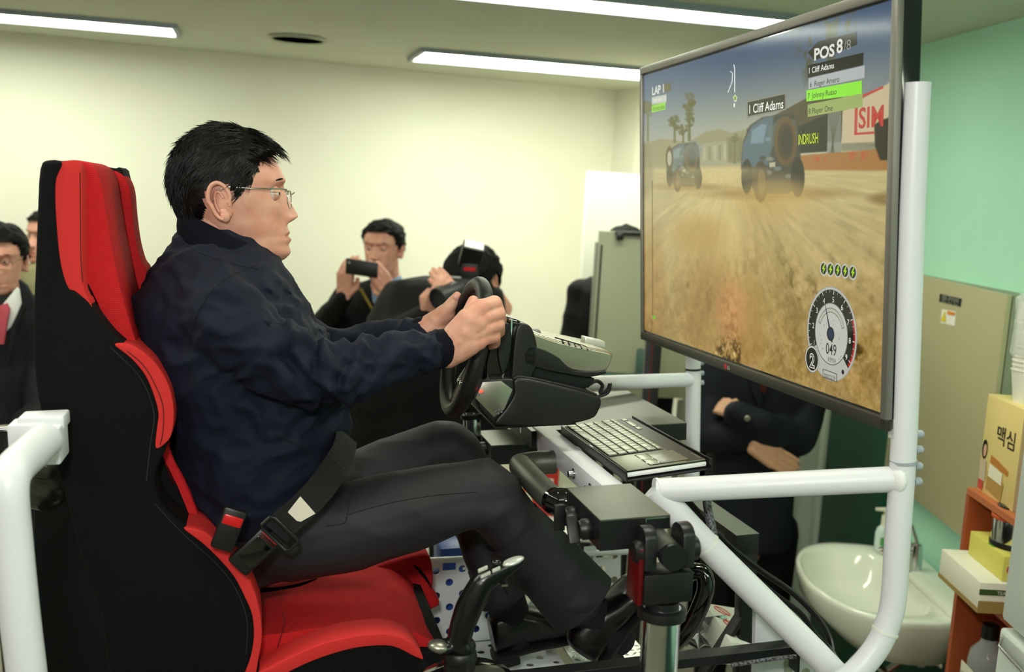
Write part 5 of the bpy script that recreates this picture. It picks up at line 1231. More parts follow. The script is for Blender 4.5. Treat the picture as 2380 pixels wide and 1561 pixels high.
flat(part, 'lapel', [(42, 650), (58, 662), (78, 700), (72, 722), (58, 716), (36, 760), (20, 850), (14, 850), (24, 770), (50, 704)], dA-.155, m_dcoat, t=.02)
for s in (-1, 1):
    rim = [HX @ V((.099-.012*((s*.033+.025*math.cos(t))/.05)**2, s*.033+.025*math.cos(t), -.006+.016*math.sin(t))) for t in [2*math.pi*i/24 for i in range(24)]]
    part('glasses_rim', tube(rim, .0011, 6, closed=True), mat('glasses_metal', '#7a6a4a', .3, metal=.8)); part('glasses_temple', tube([HX @ V((.092, s*.058, 0)), HX @ V((-.01, s*.079, .006))], .0011, 6), MATS['glasses_metal'])
# ---- person almost hidden behind the seat
dB = 5.0
crowd('person in a beige jacket half hidden behind the racing seat', (112, 548), dB, 126, -25, 0,
    [(606, 92, 140, .06), (622, 55, 170, .1), (660, 40, 185, .12), (760, 36, 190, .13), (880, 40, 188, .13), (1000, 42, 186, .14)], coat=m_beige, arms=[([P(52, 650, dB), P(44, 760, dB), P(50, 860, dB)], [.06, .05, .045])])
# ---- man with the telephone
dC = 4.5
o, part, HX = crowd('man in a black coat and blue shirt photographing with a phone', (889, 574), dC, 128, -16, 2,
    [(648, 868, 926, .07), (662, 826, 965, .10), (690, 792, 992, .13), (740, 786, 1000, .14), (850, 790, 995, .14), (960, 795, 990, .14), (1060, 795, 990, .15)],
    arms=[([P(808, 690, dC), P(762, 760, dC-.05), P(752, 752, dC-.08), P(800, 690, dC-.24)], [.06, .055, .054, .036]), ([P(985, 690, dC), P(985, 770, dC-.05), P(915, 690, dC-.24)], [.06, .055, .036])],
    hands=[((P(799, 690, dC-.25), P(803, 640, dC-.28), -FWW+RTW*-.4), dict(curl=.55, thumb=1)), ((P(912, 690, dC-.25), P(884, 645, dC-.28), -FWW+RTW*.4), dict(curl=.5, thumb=-1))], coat=m_bcoat)
flat(part, 'shirt', [(862, 652), (905, 648), (935, 655), (918, 690), (882, 728), (866, 700)], dC-.165, m_shirtb, t=.02); flat(part, 'collar', [(912, 650), (932, 640), (936, 660), (916, 682)], dC-.18, m_shirtb)
flat(part, 'zip_trim', [(834, 672), (840, 670), (872, 724), (866, 726)], dC-.175, mat('brass_zip', '#8a7a2a', .4, metal=.5), t=.01); flat(part, 'lapel', [(938, 650), (952, 668), (930, 712), (898, 750), (884, 742), (918, 700)], dC-.18, cloth('grey_lapel', '#2c3338'), t=.02)
pc = P(841, 623, dC-.33)
ph = thing('mobile_phone', pc, 'black mobile phone held sideways by the photographing man', 'phone')
obj('body', boxc(pc, RTW*.128-UPW*.012, FWW*.009, UPW*.062, .004), m_black, ph); obj('camera_lens', cyl(pc+RTW*-.05+UPW*.02-FWW*.004, pc+RTW*-.05+UPW*.02-FWW*.006, .005, 12), m_chrome, ph)
# ---- photographer bending over his camera
dD = 3.95
o, part, HX = crowd('dark-haired photographer in black bending behind a camera with flash', (1098, 650), dD, 150, -38, 34,
    [(650, 950, 1120, .10), (664, 900, 1165, .14), (700, 878, 1176, .17), (760, 850, 1178, .18), (830, 810, 1196, .18), (900, 800, 1195, .18), (1000, 805, 1180, .17), (1080, 820, 1160, .16)],
    arms=[([P(940, 690, dD-.05), P(925, 780, dD-.14), P(990, 735, dD-.30)], [.07, .062, .042]), ([P(1100, 730, dD-.05), P(1140, 810, dD-.14), P(1070, 720, dD-.28)], [.07, .06, .042])],
    hands=[((P(993, 732, dD-.31), P(1016, 694, dD-.35), -FWW+UPW*-.3), dict(curl=.5, s=.95, thumb=-1)), ((P(1064, 712, dD-.30), P(1040, 672, dD-.34), -FWW+UPW*.5), dict(curl=.55, s=.95, thumb=1))],
    coat=m_bcoat, hthick=.02, hline=lambda z, y: .12 if z > .03 else (.05 if z > .0 else (.03 if z > -.06 else .0)))
cp = P(1074, 672, dD-.30)
cmr = thing('camera', cp, 'black camera with raised flash held by the bending photographer', 'camera')
obj('body', boxc(cp, RTW*.13, FWW*.06, UPW*.085, .01), m_black, cmr); ld = (-FWW*.75-RTW*.6-UPW*.25).normalized()
obj('lens', lathe(cp-FWW*.02-RTW*.01, ld, [(0, 0), (.034, 0), (.036, .03), (.034, .07), (.039, .075), (.039, .11), (.035, .112), (.033, .1), (0, .098)], 24), mat('lens_grey', '#2a2b2d', .4), cmr)
fl0 = P(1092, 632, dD-.30)
f1 = obj('flash_body', boxc(fl0, RTW*.058, FWW*.04, UPW*.075, .004), m_black, cmr); obj('assist_light', boxc(fl0-FWW*.022+UPW*.012, RTW*.04, FWW*.002, UPW*.012), mat('dark_red_window', '#7a0c10', .2, emit='#ff2020', estr=.25), f1)
fd = (UPW*.75+RTW*.18-FWW*.5).normalized(); fs_ = (RTW-fd*RTW.dot(fd)).normalized(); fq = fs_.cross(fd)
f2 = obj('flash_head', boxc(P(1096, 592, dD-.32), fs_*.075, fq*.048, fd*.085, .004), m_black, cmr); obj('flash_window', boxc(P(1096, 592, dD-.32)+fd*.0435, fs_*.066, fq*.038, fd*.004), mat('flash_window', '#f4f6f2', .3), f2)
# ---- person behind the easel board
dE = 4.9
crowd('person in black standing behind the upright easel board', (1452, 583), dE, 118, -10, 4,
    [(636, 1408, 1490, .07), (652, 1366, 1530, .1), (680, 1336, 1560, .12), (740, 1322, 1575, .13), (800, 1318, 1570, .13), (900, 1325, 1565, .13), (1000, 1325, 1560, .13)],
    arms=[([P(1350, 680, dE), P(1330, 780, dE), P(1350, 860, dE-.1)], [.065, .055, .045])], coat=m_bcoat)
# ---- man with folded arms under the screen
dF = 3.95
o, part, HX = crowd('man with folded arms in a blue-black coat below the screen', (1765, 630), dF, 145, -25, 6,
    [(722, 1730, 1800, .07), (742, 1680, 1860, .11), (790, 1655, 1895, .13), (860, 1650, 1900, .15), (940, 1652, 1885, .15), (1020, 1648, 1862, .15), (1100, 1640, 1845, .15), (1180, 1642, 1838, .15), (1260, 1645, 1835, .15)],
    arms=[([P(1668, 810, dF), P(1652, 930, dF-.03), P(1650, 1018, dF-.10), P(1760, 1012, dF-.24), P(1800, 1022, dF-.24)], [.07, .062, .058, .05, .044]),
          ([P(1880, 820, dF), P(1880, 930, dF-.04), P(1858, 1020, dF-.12), P(1770, 990, dF-.27), P(1712, 962, dF-.25)], [.07, .064, .062, .054, .044])],
    hands=[((P(1708, 958, dF-.25), P(1682, 944, dF-.20), -FWW+UPW*.3), dict(curl=.4, s=.9, thumb=1)), ((P(1752, 1036, dF-.27), P(1800, 1062, dF-.27), -FWW+UPW*.2), dict(curl=.16, s=1.05, thumb=-1))],
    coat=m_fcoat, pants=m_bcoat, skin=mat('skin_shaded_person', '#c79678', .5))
flat(part, 'jumper', [(1752, 850), (1800, 850), (1778, 915), (1770, 915)], dF-.165, mat('dark_red_jumper', '#4a1216', .8)); flat(part, 'lapel', [(1742, 850), (1756, 850), (1772, 925), (1764, 950), (1745, 900)], dF-.175, m_fcoat, t=.02)
part('sleeve_button', ell(P(1737, 972, dF-.325), RTW*.011, UPW*.011, FWW*.004), m_steel)
# ================================================================ easel board, stand
eb = P(1366, 780, 4.55); et = P(1392, 536, 4.55)
easel = thing('easel_board', V((eb.x+.4, eb.y, 0)), 'grey-green easel board with black clamp hiding a standing person', 'board')
m_board = mat('board_grey', '#b9bc9e', .35, spec=.4); m_alu = mat('aluminium_edge', '#9ea08f', .35, metal=.6)
zb = P(1366, 930, 4.55).z
lx = et.x
obj('panel', box(V((lx, et.y, zb)), RTW*.46+FWW*.06, FWW*.02, UPW*(et.z-zb), .003), m_board, easel)
obj('edge_strip', box(V((lx-.012, et.y-.004, zb)), RTW*.014, FWW*.03, UPW*(et.z-zb-.05)), m_alu, easel); obj('edge_gap', box(V((lx+.012, et.y-.003, zb)), RTW*.008, FWW*.004, UPW*(et.z-zb-.06)), m_black, easel, smooth=False)
obj('clamp', box(V((lx+.07, et.y-.02, et.z-.012)), RTW*.36+FWW*.05, FWW*.03, UPW*.016, .003), m_black, easel); 
for q in (.09, .24, .38): obj('clamp_knob', boxc(V((lx+q, et.y-.02, et.z-.02)), RTW*.03, FWW*.03, UPW*.028, .004), m_black, easel)
obj('reflection_bar', box(V((lx+.05, et.y-.06, zb+.1)), RTW*.36, FWW*.06, UPW*.012, .002), mat('teal_reflection', '#4b6a60', .5), easel); obj('reflection_block', boxc(V((lx+.24, et.y-.05, zb+.17)), RTW*.09, FWW*.03, UPW*.12, .01), MATS['teal_reflection'], easel)  # teal bar and block added to stand for a reflection on the board
for q in (.06, .40): obj('leg', box(V((lx+q, et.y+.0, 0)), RTW*.025, FWW*.025, UPW*zb), m_alu, easel)
sp_ = P(1518, 800, 3.5)
stn_ = thing('black_stand', V((sp_.x, sp_.y, 0)), 'narrow black stand with a red line under the far screen edge', 'stand')
obj('post', box(V((sp_.x-.022, sp_.y, 0)), RTW*.052, FWW*.05, UPW*(sp_.z+.25), .003), m_black, stn_); obj('red_line', box(V((sp_.x-.003, sp_.y-.002, .3)), RTW*.003, FWW*.003, UPW*(sp_.z-.2)), mat('red_line', '#7a1018', .4), stn_, smooth=False)
# ---- electrical panel on the right wall
XP = 1.40; yn, yf = GX(2340, 690, XP).y, GX(2098, 690, XP).y; zt, zbm = GX(2329, 682, XP).z, GX(2233, 1247, XP).z
xw = GX(2300, 800, 1.5).x+.02
m_pan = mat('panel_beige', '#b3ab86', .45, noise_s=3, noise_a=.03); m_pan_shade = mat('panel_shaded', '#8d937c', .5)
pnl = thing('electrical_panel', V((XP, (yn+yf)/2, zbm)), 'beige electrical cabinet with warning sticker high on the green wall', 'cabinet')
obj('door', box(V((XP, yn, zbm)), FWW*(yf-yn), RTW*.016, UPW*(zt-zbm), .003), m_pan, pnl); obj('case', box(V((XP+.020, yn+.002, zbm)), FWW*(yf-yn-.004), RTW*(.10), UPW*(zt-zbm-.002), .002), m_pan_shade, pnl)
def onx(x, y, X_, off=0): q = GX(x, y, X_); q.x -= off; return q
dl = obj('name_plate', prism([onx(*p, XP, .001) for p in ((2185, 682), (2236, 694), (2233, 713), (2183, 701))], RTW*.002), m_black, pnl, smooth=False)
q0 = onx(2191, 699, XP, .003); q1 = onx(2230, 708, XP, .003)
obj('name_plate_lettering', text_m('분전반', .028, q0, -FWW, UPW, width=abs(q1.y-q0.y)), mat('plate_grey', '#9a9a8e', .5), dl, smooth=False)
stk = obj('warning_sticker', prism([onx(*p, XP, .001) for p in ((2190, 718), (2222, 724), (2219, 757), (2187, 750))], RTW*.002), mat('sticker_white', '#f0efe4', .5), pnl, smooth=False)
obj('warning_triangle', prism([onx(*p, XP, .0035) for p in ((2198, 722), (2200, 748), (2189, 745))], RTW*.001), mat('sticker_yellow', '#e8cc20', .5), stk, smooth=False)
obj('orange_strip', prism([onx(*p, XP, .0035) for p in ((2204, 722), (2221, 726), (2220, 733), (2204, 730))], RTW*.001), mat('sticker_orange', '#e88a28', .5), stk, smooth=False)
# ---- bookshelf
XS = 1.20; m_wood = mat('orange_wood', '#a9502a', .45, noise_s=10, noise_a=.12, bscale=(1, 1, .2)); m_wood2 = mat('orange_wood_edge', '#bd6a3e', .45)
yS = GX(2248, 1131, XS).y; zS = GX(2248, 1131, XS).z; y2 = GX(2324, 1445, 1.10).y+.012; dS = .27
bs = thing('bookshelf', V((XS+.13, yS-.3, 0)), 'orange wooden open shelf between the sink and the white refrigerator', 'shelf')
def shelf_board(name, z, t=.018): return obj(name, box(V((XS, y2, z-t)), FWW*(yS-y2), RTW*dS, UPW*t, .001), m_wood2 if name == 'top_board' else m_wood, bs, smooth=False)
shelf_board('top_board', zS); z2 = GX(2300, 1400, XS).z; shelf_board('shelf_board', z2); shelf_board('shelf_board', z2-.36); shelf_board('shelf_board', z2-.68)
obj('side_board', box(V((XS, yS-.018, 0)), FWW*.018, RTW*dS, UPW*(zS-.018)), m_wood, bs, smooth=False); obj('side_board', box(V((XS, y2, 0)), FWW*.018, RTW*dS, UPW*(zS-.018)), m_wood, bs, smooth=False)
obj('back_board', box(V((XS+dS-.006, y2, 0)), FWW*(yS-y2), RTW*.006, UPW*(zS-.018)), m_wood, bs, smooth=False)
# goods on it
def carton(name, label, cat, x0, yA, z0, dx, dy, dz, m_, group=None, rot=0):
    t = thing(name, V((x0, yA, z0)), label, cat, group); b = obj('carton', box(V((x0, yA, z0)), RTW*dx, FWW*dy, UPW*dz, .0015), m_, t)
    if rot: t.rotation_euler.z = rot
    return t
m_bxw = mat('carton_white', '#e6e2cf', .5); m_bxy = mat('carton_yellow', '#d9cf62', .45); m_bxb = mat('carton_brown', '#a0854f', .5); m_cof = mat('carton_coffee', '#e9cf86', .4); m_cofs = mat('carton_coffee_side', '#b79c78', .45)
yB = yS-.045
b1_ = carton('tea_carton', 'white and brown tea carton sticking out of the orange shelf', 'box', XS-.06, yB-.22, z2, .2, .235, .075, m_bxw)
obj('brown_band', box(V((XS-.0612, yB-.221, z2)), RTW*.2, FWW*.001, UPW*.03), m_bxb, b1_, smooth=False); obj('green_band', box(V((XS-.0612, yB-.221, z2+.045)), RTW*.12, FWW*.001, UPW*.014), mat('pack_green', '#3c5a24', .5), b1_, smooth=False)
obj('pack_lettering', text_m('TEA', .012, V((XS-.02, yB-.2225, z2+.048)), RTW, UPW), m_bxw, b1_, smooth=False); obj('edge_band', box(V((XS-.0612, yB-.22, z2)), RTW*.001, FWW*.235, UPW*.012), m_bxb, b1_, smooth=False)
b2_ = carton('green_tea_carton', 'yellow-green carton lying on the white tea carton', 'box', XS-.005, yB-.205, z2+.075, .17, .19, .062, m_bxy)
obj('green_flash', box(V((XS-.004, yB-.14, z2+.1372)), RTW*.16, FWW*.03, UPW*.0006), mat('pack_leaf', '#5f9a2a', .5), b2_, smooth=False); obj('red_mark', ell(V((XS+.012, yB-.2055, z2+.105)), RTW*.008, UPW*.011, FWW*.001), mat('pack_red', '#c42436', .5), b2_)
obj('pack_lettering', text_m('현미녹차', .02, V((XS+.028, yB-.2058, z2+.096)), RTW, UPW, width=.1), mat('pack_ink', '#3a3420', .6), b2_, smooth=False)
tc2 = V((XS+.055, yB-.12, z2+.137))
th = thing('vacuum_pot', tc2, 'steel pot with black lid and orange ring on the yellow-green carton', 'jar')
obj('body', lathe(tc2, UPW, [(0, 0), (.052, 0), (.054, .004), (.054, .07), (0, .07)], 30), m_chrome, th); obj('foot_ring', lathe(tc2, UPW, [(.0545, 0), (.0555, .002), (.0555, .012), (.0545, .014)], 30), m_black, th)
obj('orange_ring', lathe(tc2, UPW, [(.054, .068), (.057, .069), (.057, .075), (.054, .077)], 30), mat('orange_plastic', '#c4542a', .4), th); obj('lid', lathe(tc2, UPW, [(.052, .076), (.05, .088), (.046, .100), (.03, .105), (0, .106)], 30), m_gloss, th)
bt = V((XS+.06, yS-.095, z2-.36))
bo = thing('mouthwash_bottle', bt, 'clear mouthwash bottle with teal liquid on the lower shelf', 'bottle')
obj('bottle', loft([[bt+RTW*math.cos(t)*.045*s_+FWW*math.sin(t)*.05*s_+UPW*z_ for t in [2*math.pi*i/24 for i in range(24)]] for s_, z_ in ((.9, 0), (1, .01), (1, .16), (.9, .19), (.45, .215), (.4, .23))]), mat('clear_bottle', '#cfdcda', .1, ior=1.3, alpha=.35), bo)
obj('liquid', loft([[bt+RTW*math.cos(t)*.042*s_+FWW*math.sin(t)*.047*s_+UPW*z_ for t in [2*math.pi*i/24 for i in range(24)]] for s_, z_ in ((.9, .004), (1, .012), (1, .10))]), mat('teal_liquid', '#0b6a78', .15), bo)
obj('cap', lathe(bt+UPW*.228, UPW, [(0, 0), (.021, 0), (.021, .035), (0, .036)], 20), m_black, bo)
lb = obj('label', prism([bt+RTW*-.047+FWW*q+UPW*z_ for q, z_ in ((-.035, .03), (.035, .03), (.035, .15), (-.035, .15))], RTW*-.001), m_bxw, bo, smooth=False, label='white and blue bottle label')
obj('blue_panel', prism([bt+RTW*-.0485+FWW*q+UPW*z_ for q, z_ in ((-.032, .035), (.032, .035), (.032, .092), (-.032, .092))], RTW*-.0006), mat('label_blue', '#2a9ac0', .4), lb, smooth=False)
obj('label_lettering', text_m('LISTERINE', .02, bt+RTW*-.0488+FWW*.03+UPW*.112, -FWW, UPW, width=.06, bold=.01), mat('label_ink', '#22262a', .5), lb, smooth=False)
# coffee carton on top
cz = zS; yC = yS-.012; hC = .25
cf = carton('coffee_carton', 'tall cream coffee carton with dark lettering on top of the orange shelf', 'box', XS+.02, yC-.195, cz, .14, .195, hC, m_cof)
obj('side_face', box(V((XS+.021, yC-.1962, cz+.001)), RTW*.138, FWW*.001, UPW*(hC-.002)), m_cofs, cf, smooth=False)
fx = XS+.0188
obj('carton_lettering', text_m('맥심', .05, V((fx, yC-.075, cz+.145)), -FWW, UPW, width=.095, bold=.01), mat('carton_ink', '#1c1a12', .6), cf, smooth=False)
def fpatch(name, pts, m_, off=0, smooth=False): return obj(name, prism([V((fx-off, yC-.195*u_, cz+hC*v_)) for u_, v_ in pts], RTW*-.0005), m_, cf, smooth=smooth)
fpatch('printed_cup', [(.25, .06), (.68, .02), (.72, .2), (.6, .27), (.25, .24)], mat('print_gold', '#b88f48', .5)); fpatch('printed_cup', [(.28, .2), (.66, .18), (.66, .3), (.3, .33)], mat('print_cream', '#f2ead0', .5), .0006)
fpatch('printed_saucer', [(.3, .34), (.8, .30), (.8, .35), (.5, .40), (.3, .42)], mat('print_orange', '#c07a30', .5)); fpatch('red_print', [(.02, .02), (.16, .02), (.16, .12), (.02, .12)], mat('print_red', '#c8463c', .5))
ph_ = [(.10+.07*math.cos(t), .44+.10*math.sin(t)) for t in [i*math.pi/8 for i in range(16)]]
fpatch('printed_hair', ph_, m_hair2); fpatch('printed_face', [(.12+.04*math.cos(t), .43+.065*math.sin(t)) for t in [i*math.pi/8 for i in range(16)]], mat('print_skin', '#d9a98a', .6), .0006); fpatch('printed_dress', [(.03, .12), (.2, .12), (.18, .33), (.05, .33)], mat('print_dress', '#c9b59a', .6))
sx = lambda u_, v_, o_=0: V((XS+.02+.14*u_, yC-.1968-o_, cz+hC*v_))
obj('printed_hair', prism([sx(.35+.2*math.cos(t), .36+.2*math.sin(t)) for t in [i*math.pi/8 for i in range(16)]], -FWW*.0005), m_hair2, cf, smooth=False); obj('printed_face', prism([sx(.42+.11*math.cos(t), .38+.11*math.sin(t), .0006) for t in [i*math.pi/8 for i in range(16)]], -FWW*.0005), MATS['print_skin'], cf, smooth=False)
obj('printed_dress', prism([sx(.1, .06, .0003), sx(.7, .06, .0003), sx(.55, .24, .0003), sx(.25, .24, .0003)], -FWW*.0005), MATS['print_dress'], cf, smooth=False); obj('round_print', prism([sx(.5+.18*math.cos(t), .85+.08*math.sin(t)) for t in [i*math.pi/8 for i in range(16)]], -FWW*.0005), mat('print_grey', '#a9a9a4', .5), cf, smooth=False)
# stack of paper cups
cb_ = V((XS+.064, yC-.10, cz+hC))
cups = []
m_cup = mat('paper_cup', '#ece9da', .6)
prof = [(.026, 0), (.0375, .078), (.0395, .079), (.0395, .082), (.0365, .082), (.025, .003)]
for k in range(15):
    b_ = cb_+UPW*(.0115*k)+RTW*.001*math.sin(k*2.1)+FWW*.001*math.cos(k*1.7)
    if k == 0: cup0 = solo('paper_cup', lathe(b_, UPW, prof, 24), m_cup, 'white paper cup at the bottom of the stack on the coffee carton', 'cup', 'stacked paper cups', base=b_)
    else:
        c_2 = cup0.copy(); COL.objects.link(c_2); c_2.location = b_; c_2['label'] = 'white paper cup inside the tall stack on the coffee carton' if k < 14 else 'topmost white paper cup of the stack on the coffee carton'
solo('plastic_bag', remesh(loft([[cb_+UPW*z_+(RTW*math.cos(t)+FWW*math.sin(t))*r*(1+.12*math.sin(t*5+z_*50)) for t in [2*math.pi*i/24 for i in range(24)]] for r, z_ in ((.03, .10), (.043, .12), (.046, .2), (.045, .255), (.03, .27), (.01, .272))]), .004, 1), mat('clear_bag', '#f0f4f0', .25, alpha=.35), 'clear plastic bag wrapped over the paper cup stack', 'bag')
# ---- refrigerator
XF = 1.10; yF = GX(2324, 1445, XF).y; zG = GX(2324, 1445, XF).z
m_fr = mat('fridge_white', '#dfe6e2', .3, noise_s=200, noise_a=.03)
frg = thing('refrigerator', V((XF+.3, yF-.3, 0)), 'white refrigerator with chrome-lined handle at the right edge', 'refrigerator')
obj('cabinet', box(V((XF+.06, yF-.6, .03)), FWW*.598, RTW*.36, UPW*1.72, .008), m_fr, frg); obj('upper_door', box(V((XF, yF-.6, zG+.008)), FWW*.6, RTW*.055, UPW*.75, .01), m_fr, frg); obj('foot', box(V((XF+.08, yF-.58, 0)), FWW*.56, RTW*.45, UPW*.035), m_black, frg)
ld_ = obj('lower_door', box(V((XF, yF-.6, .05)), FWW*.6, RTW*.055, UPW*(zG-.008-.05), .01), m_fr, frg)
obj('handle_recess', box(V((XF-.004, yF-.5, zG-.052)), FWW*.48, RTW*.006, UPW*.036, .002), mat('recess_grey', '#b9bcb8', .4), ld_); obj('handle_trim', tube([V((XF-.006, yF-.03, zG-.022)), V((XF-.012, yF-.034, zG-.04)), V((XF-.012, yF-.2, zG-.05)), V((XF-.012, yF-.45, zG-.05))], .0035, 10), m_chrome, ld_)
# ---- sink
sc_ = V((1.15, 3.38*1.0, 0)); zR = .72
ctr = GZ(2010, 1345, zR); m_cer = mat('ceramic', '#eef0e2', .12, coat=.5)
x0_, x1_ = GZ(1855, 1320, zR).x, 1.43; yc_ = (GZ(2000, 1262, zR).y+GZ(2000, 1440, zR).y)/2; hy = abs(GZ(2000, 1262, zR).y-GZ(2000, 1440, zR).y)/2
sink = thing('sink', V((1.3, yc_, 0)), 'white ceramic wall sink behind the near white post', 'sink')
def dring(sx_, sy_, z_, cxo=0):
    cx2 = (x0_+x1_)/2+cxo; hx = (x1_-x0_)/2; r = []
    for i in range(48):
        t = 2*math.pi*i/48; c_, s_ = math.cos(t), math.sin(t); e1 = .62 if c_ > 0 else 1.0
        r.append(V((cx2+hx*sx_*math.copysign(abs(c_)**e1, c_), yc_+hy*sy_*math.copysign(abs(s_)**(.55 if c_ > 0 else .9), s_), z_)))
    return r
obj('basin', loft([dring(.45, .5, zR-.2, .1), dring(.72, .75, zR-.17, .05), dring(.93, .94, zR-.08), dring(1, 1, zR-.02), dring(1.0, 1.0, zR-.006), dring(.985, .985, zR), dring(.95, .94, zR), dring(.80, .82, zR-.004, -.03), dring(.76, .79, zR-.02, -.035), dring(.66, .70, zR-.09, -.03), dring(.4, .45, zR-.135, -.02), dring(.06, .07, zR-.14, -.02)]), m_cer, sink, ang=60)
obj('tap_deck', box(V((x1_-.09, yc_-hy*.95, zR-.01)), RTW*.1, FWW*hy*1.9, UPW*.035, .012), m_cer, sink)
tp_ = V((x1_-.07, yc_+.04, zR+.02))
obj('tap', lathe(tp_, UPW, [(0, 0), (.024, 0), (.022, .05), (.018, .09), (0, .095)], 20), m_chrome, sink); obj('spout', tube([tp_+UPW*.06, tp_+UPW*.08-RTW*.06, tp_+UPW*.06-RTW*.12], .011, 12), m_chrome, sink); obj('tap_lever', tube([tp_+UPW*.095, tp_+UPW*.15-RTW*.02+FWW*.01], [.007, .005], 10), m_chrome, sink)
obj('waste_pipe', tube([V((x1_-.2, yc_, zR-.19)), V((x1_-.2, yc_, .45)), V((x1_-.14, yc_, .40)), V((x1_-.08, yc_, .45)), V((x1_+.02, yc_, .47))], .017, 14), m_chrome, sink)
for q in (-.12, .1): obj('supply_valve', lathe(V((x1_-.02, yc_+q, .5)), -RTW, [(0, 0), (.02, 0), (.012, .01), (.012, .05), (.022, .055), (.02, .07), (0, .072)], 16), m_chrome, sink); obj('supply_hose', tube([V((x1_-.06, yc_+q, .5)), V((x1_-.09, yc_+q*.7, .6)), V((x1_-.07, yc_+q*.3, .7))], .006, 8), m_steel, sink)
sb = GZ(2049, 1277, zR+.012); 
so_2 = thing('soap_dispenser', sb, 'white pump soap bottle standing on the far sink rim', 'bottle')
obj('bottle', loft([[sb+RTW*math.cos(t)*.028*s_+FWW*math.sin(t)*.02*s_+UPW*z_ for t in [2*math.pi*i/20 for i in range(20)]] for s_, z_ in ((.9, 0), (1, .01), (1, .06), (.8, .08), (.4, .09))]), mat('soap_clear', '#cfe0d8', .15), so_2); obj('pump', tube([sb+UPW*.085, sb+UPW*.125], .012, 12), m_bxw, so_2); obj('nozzle', tube([sb+UPW*.125, sb+UPW*.145, sb+UPW*.145-RTW*.035], [.007, .009, .006], 10), m_bxw, so_2)
obj('green_label', boxc(sb+UPW*.035-FWW*.0205, RTW*.03, FWW*.001, UPW*.03), mat('soap_green', '#5aa060', .5), so_2, smooth=False)
so = P(1922, 1086, T1b.y+.3)
ws = P(1905, 1088, yb-.02)
for k, x in enumerate((1912, 1945)):
    p_ = onplane(x, 1087, V((0, yb-.008, 0)), FWW)
    w_ = thing('wall_hook', p_, ('left' if k == 0 else 'right')+' small grey hook plate on the cream wall beside the dark green panel', 'hook', 'wall hooks')
    obj('plate', boxc(p_, RTW*.05, FWW*.012, UPW*.022, .002), m_grey, w_); obj('peg', cyl(p_-FWW*.004, p_-FWW*.03, .006, 8), m_steel, w_)
# ---- low table with bright packages seen past the grab handle
tz = .62; tq = P(1290, 1180, 4.3)
tb2 = thing('low_table', V((tq.x, tq.y, 0)), 'white low table behind the driver\'s shins', 'table')
obj('table_top', box(V((tq.x-.28, tq.y-.3, tz-.03)), RTW*.6, FWW*.6, UPW*.03, .004), m_white, tb2)
for a_, b_ in ((-.27, -.26), (.28, -.26), (-.27, .26), (.28, .26)): obj('leg', box(V((tq.x+a_, tq.y+b_, 0)), RTW*.03, FWW*.03, UPW*(tz-.03)), m_alu, tb2)
def pkg(name, label, x, y_, w_, h_, col): 
    p_ = onplane(x, y_, V((0, tq.y-.1, 0)), FWW); t = thing(name, V((p_.x, p_.y, tz)), label, 'box'); hz_ = max(p_.z-tz, .04)
    obj('carton', box(V((p_.x, p_.y, tz)), RTW*w_, FWW*.1, UPW*hz_, .003), mat('pkg_'+col[1:], col, .4), t); obj('printed_panel', box(V((p_.x+w_*.2, p_.y-.001, tz+hz_*.4)), RTW*w_*.6, FWW*.001, UPW*hz_*.3), m_bxw, t, smooth=False)
pkg('red_carton', 'red carton on the low table seen under the grab handle', 1242, 1072, .1, .1, '#c8302a'); pkg('orange_carton', 'orange carton on the low table left of the pale one', 1215, 1120, .05, .1, '#e06a20')
pkg('pale_carton', 'pale carton on the low table beside the red one', 1300, 1090, .09, .1, '#cfd0b8')
# ---- foot platform: perforated sheets, tread plate
m_perf = mat('white_sheet_metal', '#d4d6da', .4, spec=.4)
fp_ = thing('foot_platform', Q(1200, 1640, 0), 'white perforated sheet-metal footwell under the driver\'s shoes', 'platform')
def perf(o_, ex, ey, nx, ny, pw, ph, r, thick):
    """staggered perforated sheet: every cell is a rectangle with a round opening"""
    m_ = M(); nn = ex.cross(ey).normalized(); K = 16
    for i in range(nx):
        for j in range(ny):
            c = o_+ex*((i+.5)*pw)+ey*((j+(.5 if i % 2 else 1.0))*ph); sq = []; ho = []
            for k in range(K):
                t = 2*math.pi*(k+.5)/K; ct, s_ = math.cos(t), math.sin(t); q = 1/max(abs(ct), abs(s_)); sq.append(c+ex*(ct*q*pw/2)+ey*(s_*q*ph/2)); ho.append(c+(ex*ct+ey*s_)*r)
            lo = [p-nn*thick for p in ho]
            sq = []
            for k in range(K):
                t = 2*math.pi*(k+.5)/K; ct, s_ = math.cos(t), math.sin(t); q = 1/max(abs(ct), abs(s_)); a_, b_ = max(-1, min(1, ct*q)), max(-1, min(1, s_*q)); sq.append(c+ex*(a_*pw/2)+ey*(b_*ph/2))
            cor = {1: (1, 1), 5: (-1, 1), 9: (-1, -1), 13: (1, -1)}
            n0 = len(m_.v); m_.add(sq+ho+lo+[c+ex*(pw/2*a_)+ey*(ph/2*b_) for a_, b_ in ((1, 1), (-1, 1), (-1, -1), (1, -1))], [])
            for k in range(K):
                k2 = (k+1) % K; e_ = {1: 3*K, 5: 3*K+1, 9: 3*K+2, 13: 3*K+3}.get(k)
                f = (k, e_, k2, K+k2, K+k) if e_ else (k, k2, K+k2, K+k)
                m_.f.append(tuple(n0+q for q in f)); m_.mi.append(0); m_.f.append(tuple(n0+q for q in (K+k, K+k2, 2*K+k2, 2*K+k))); m_.mi.append(0)
        if i % 2 == 0:   # fill the half cell left by the stagger
            c = o_+ex*((i+.5)*pw); m_.add([c-ex*pw/2, c+ex*pw/2, c+ex*pw/2+ey*ph/2, c-ex*pw/2+ey*ph/2], [(0, 1, 2, 3)])
    return m_
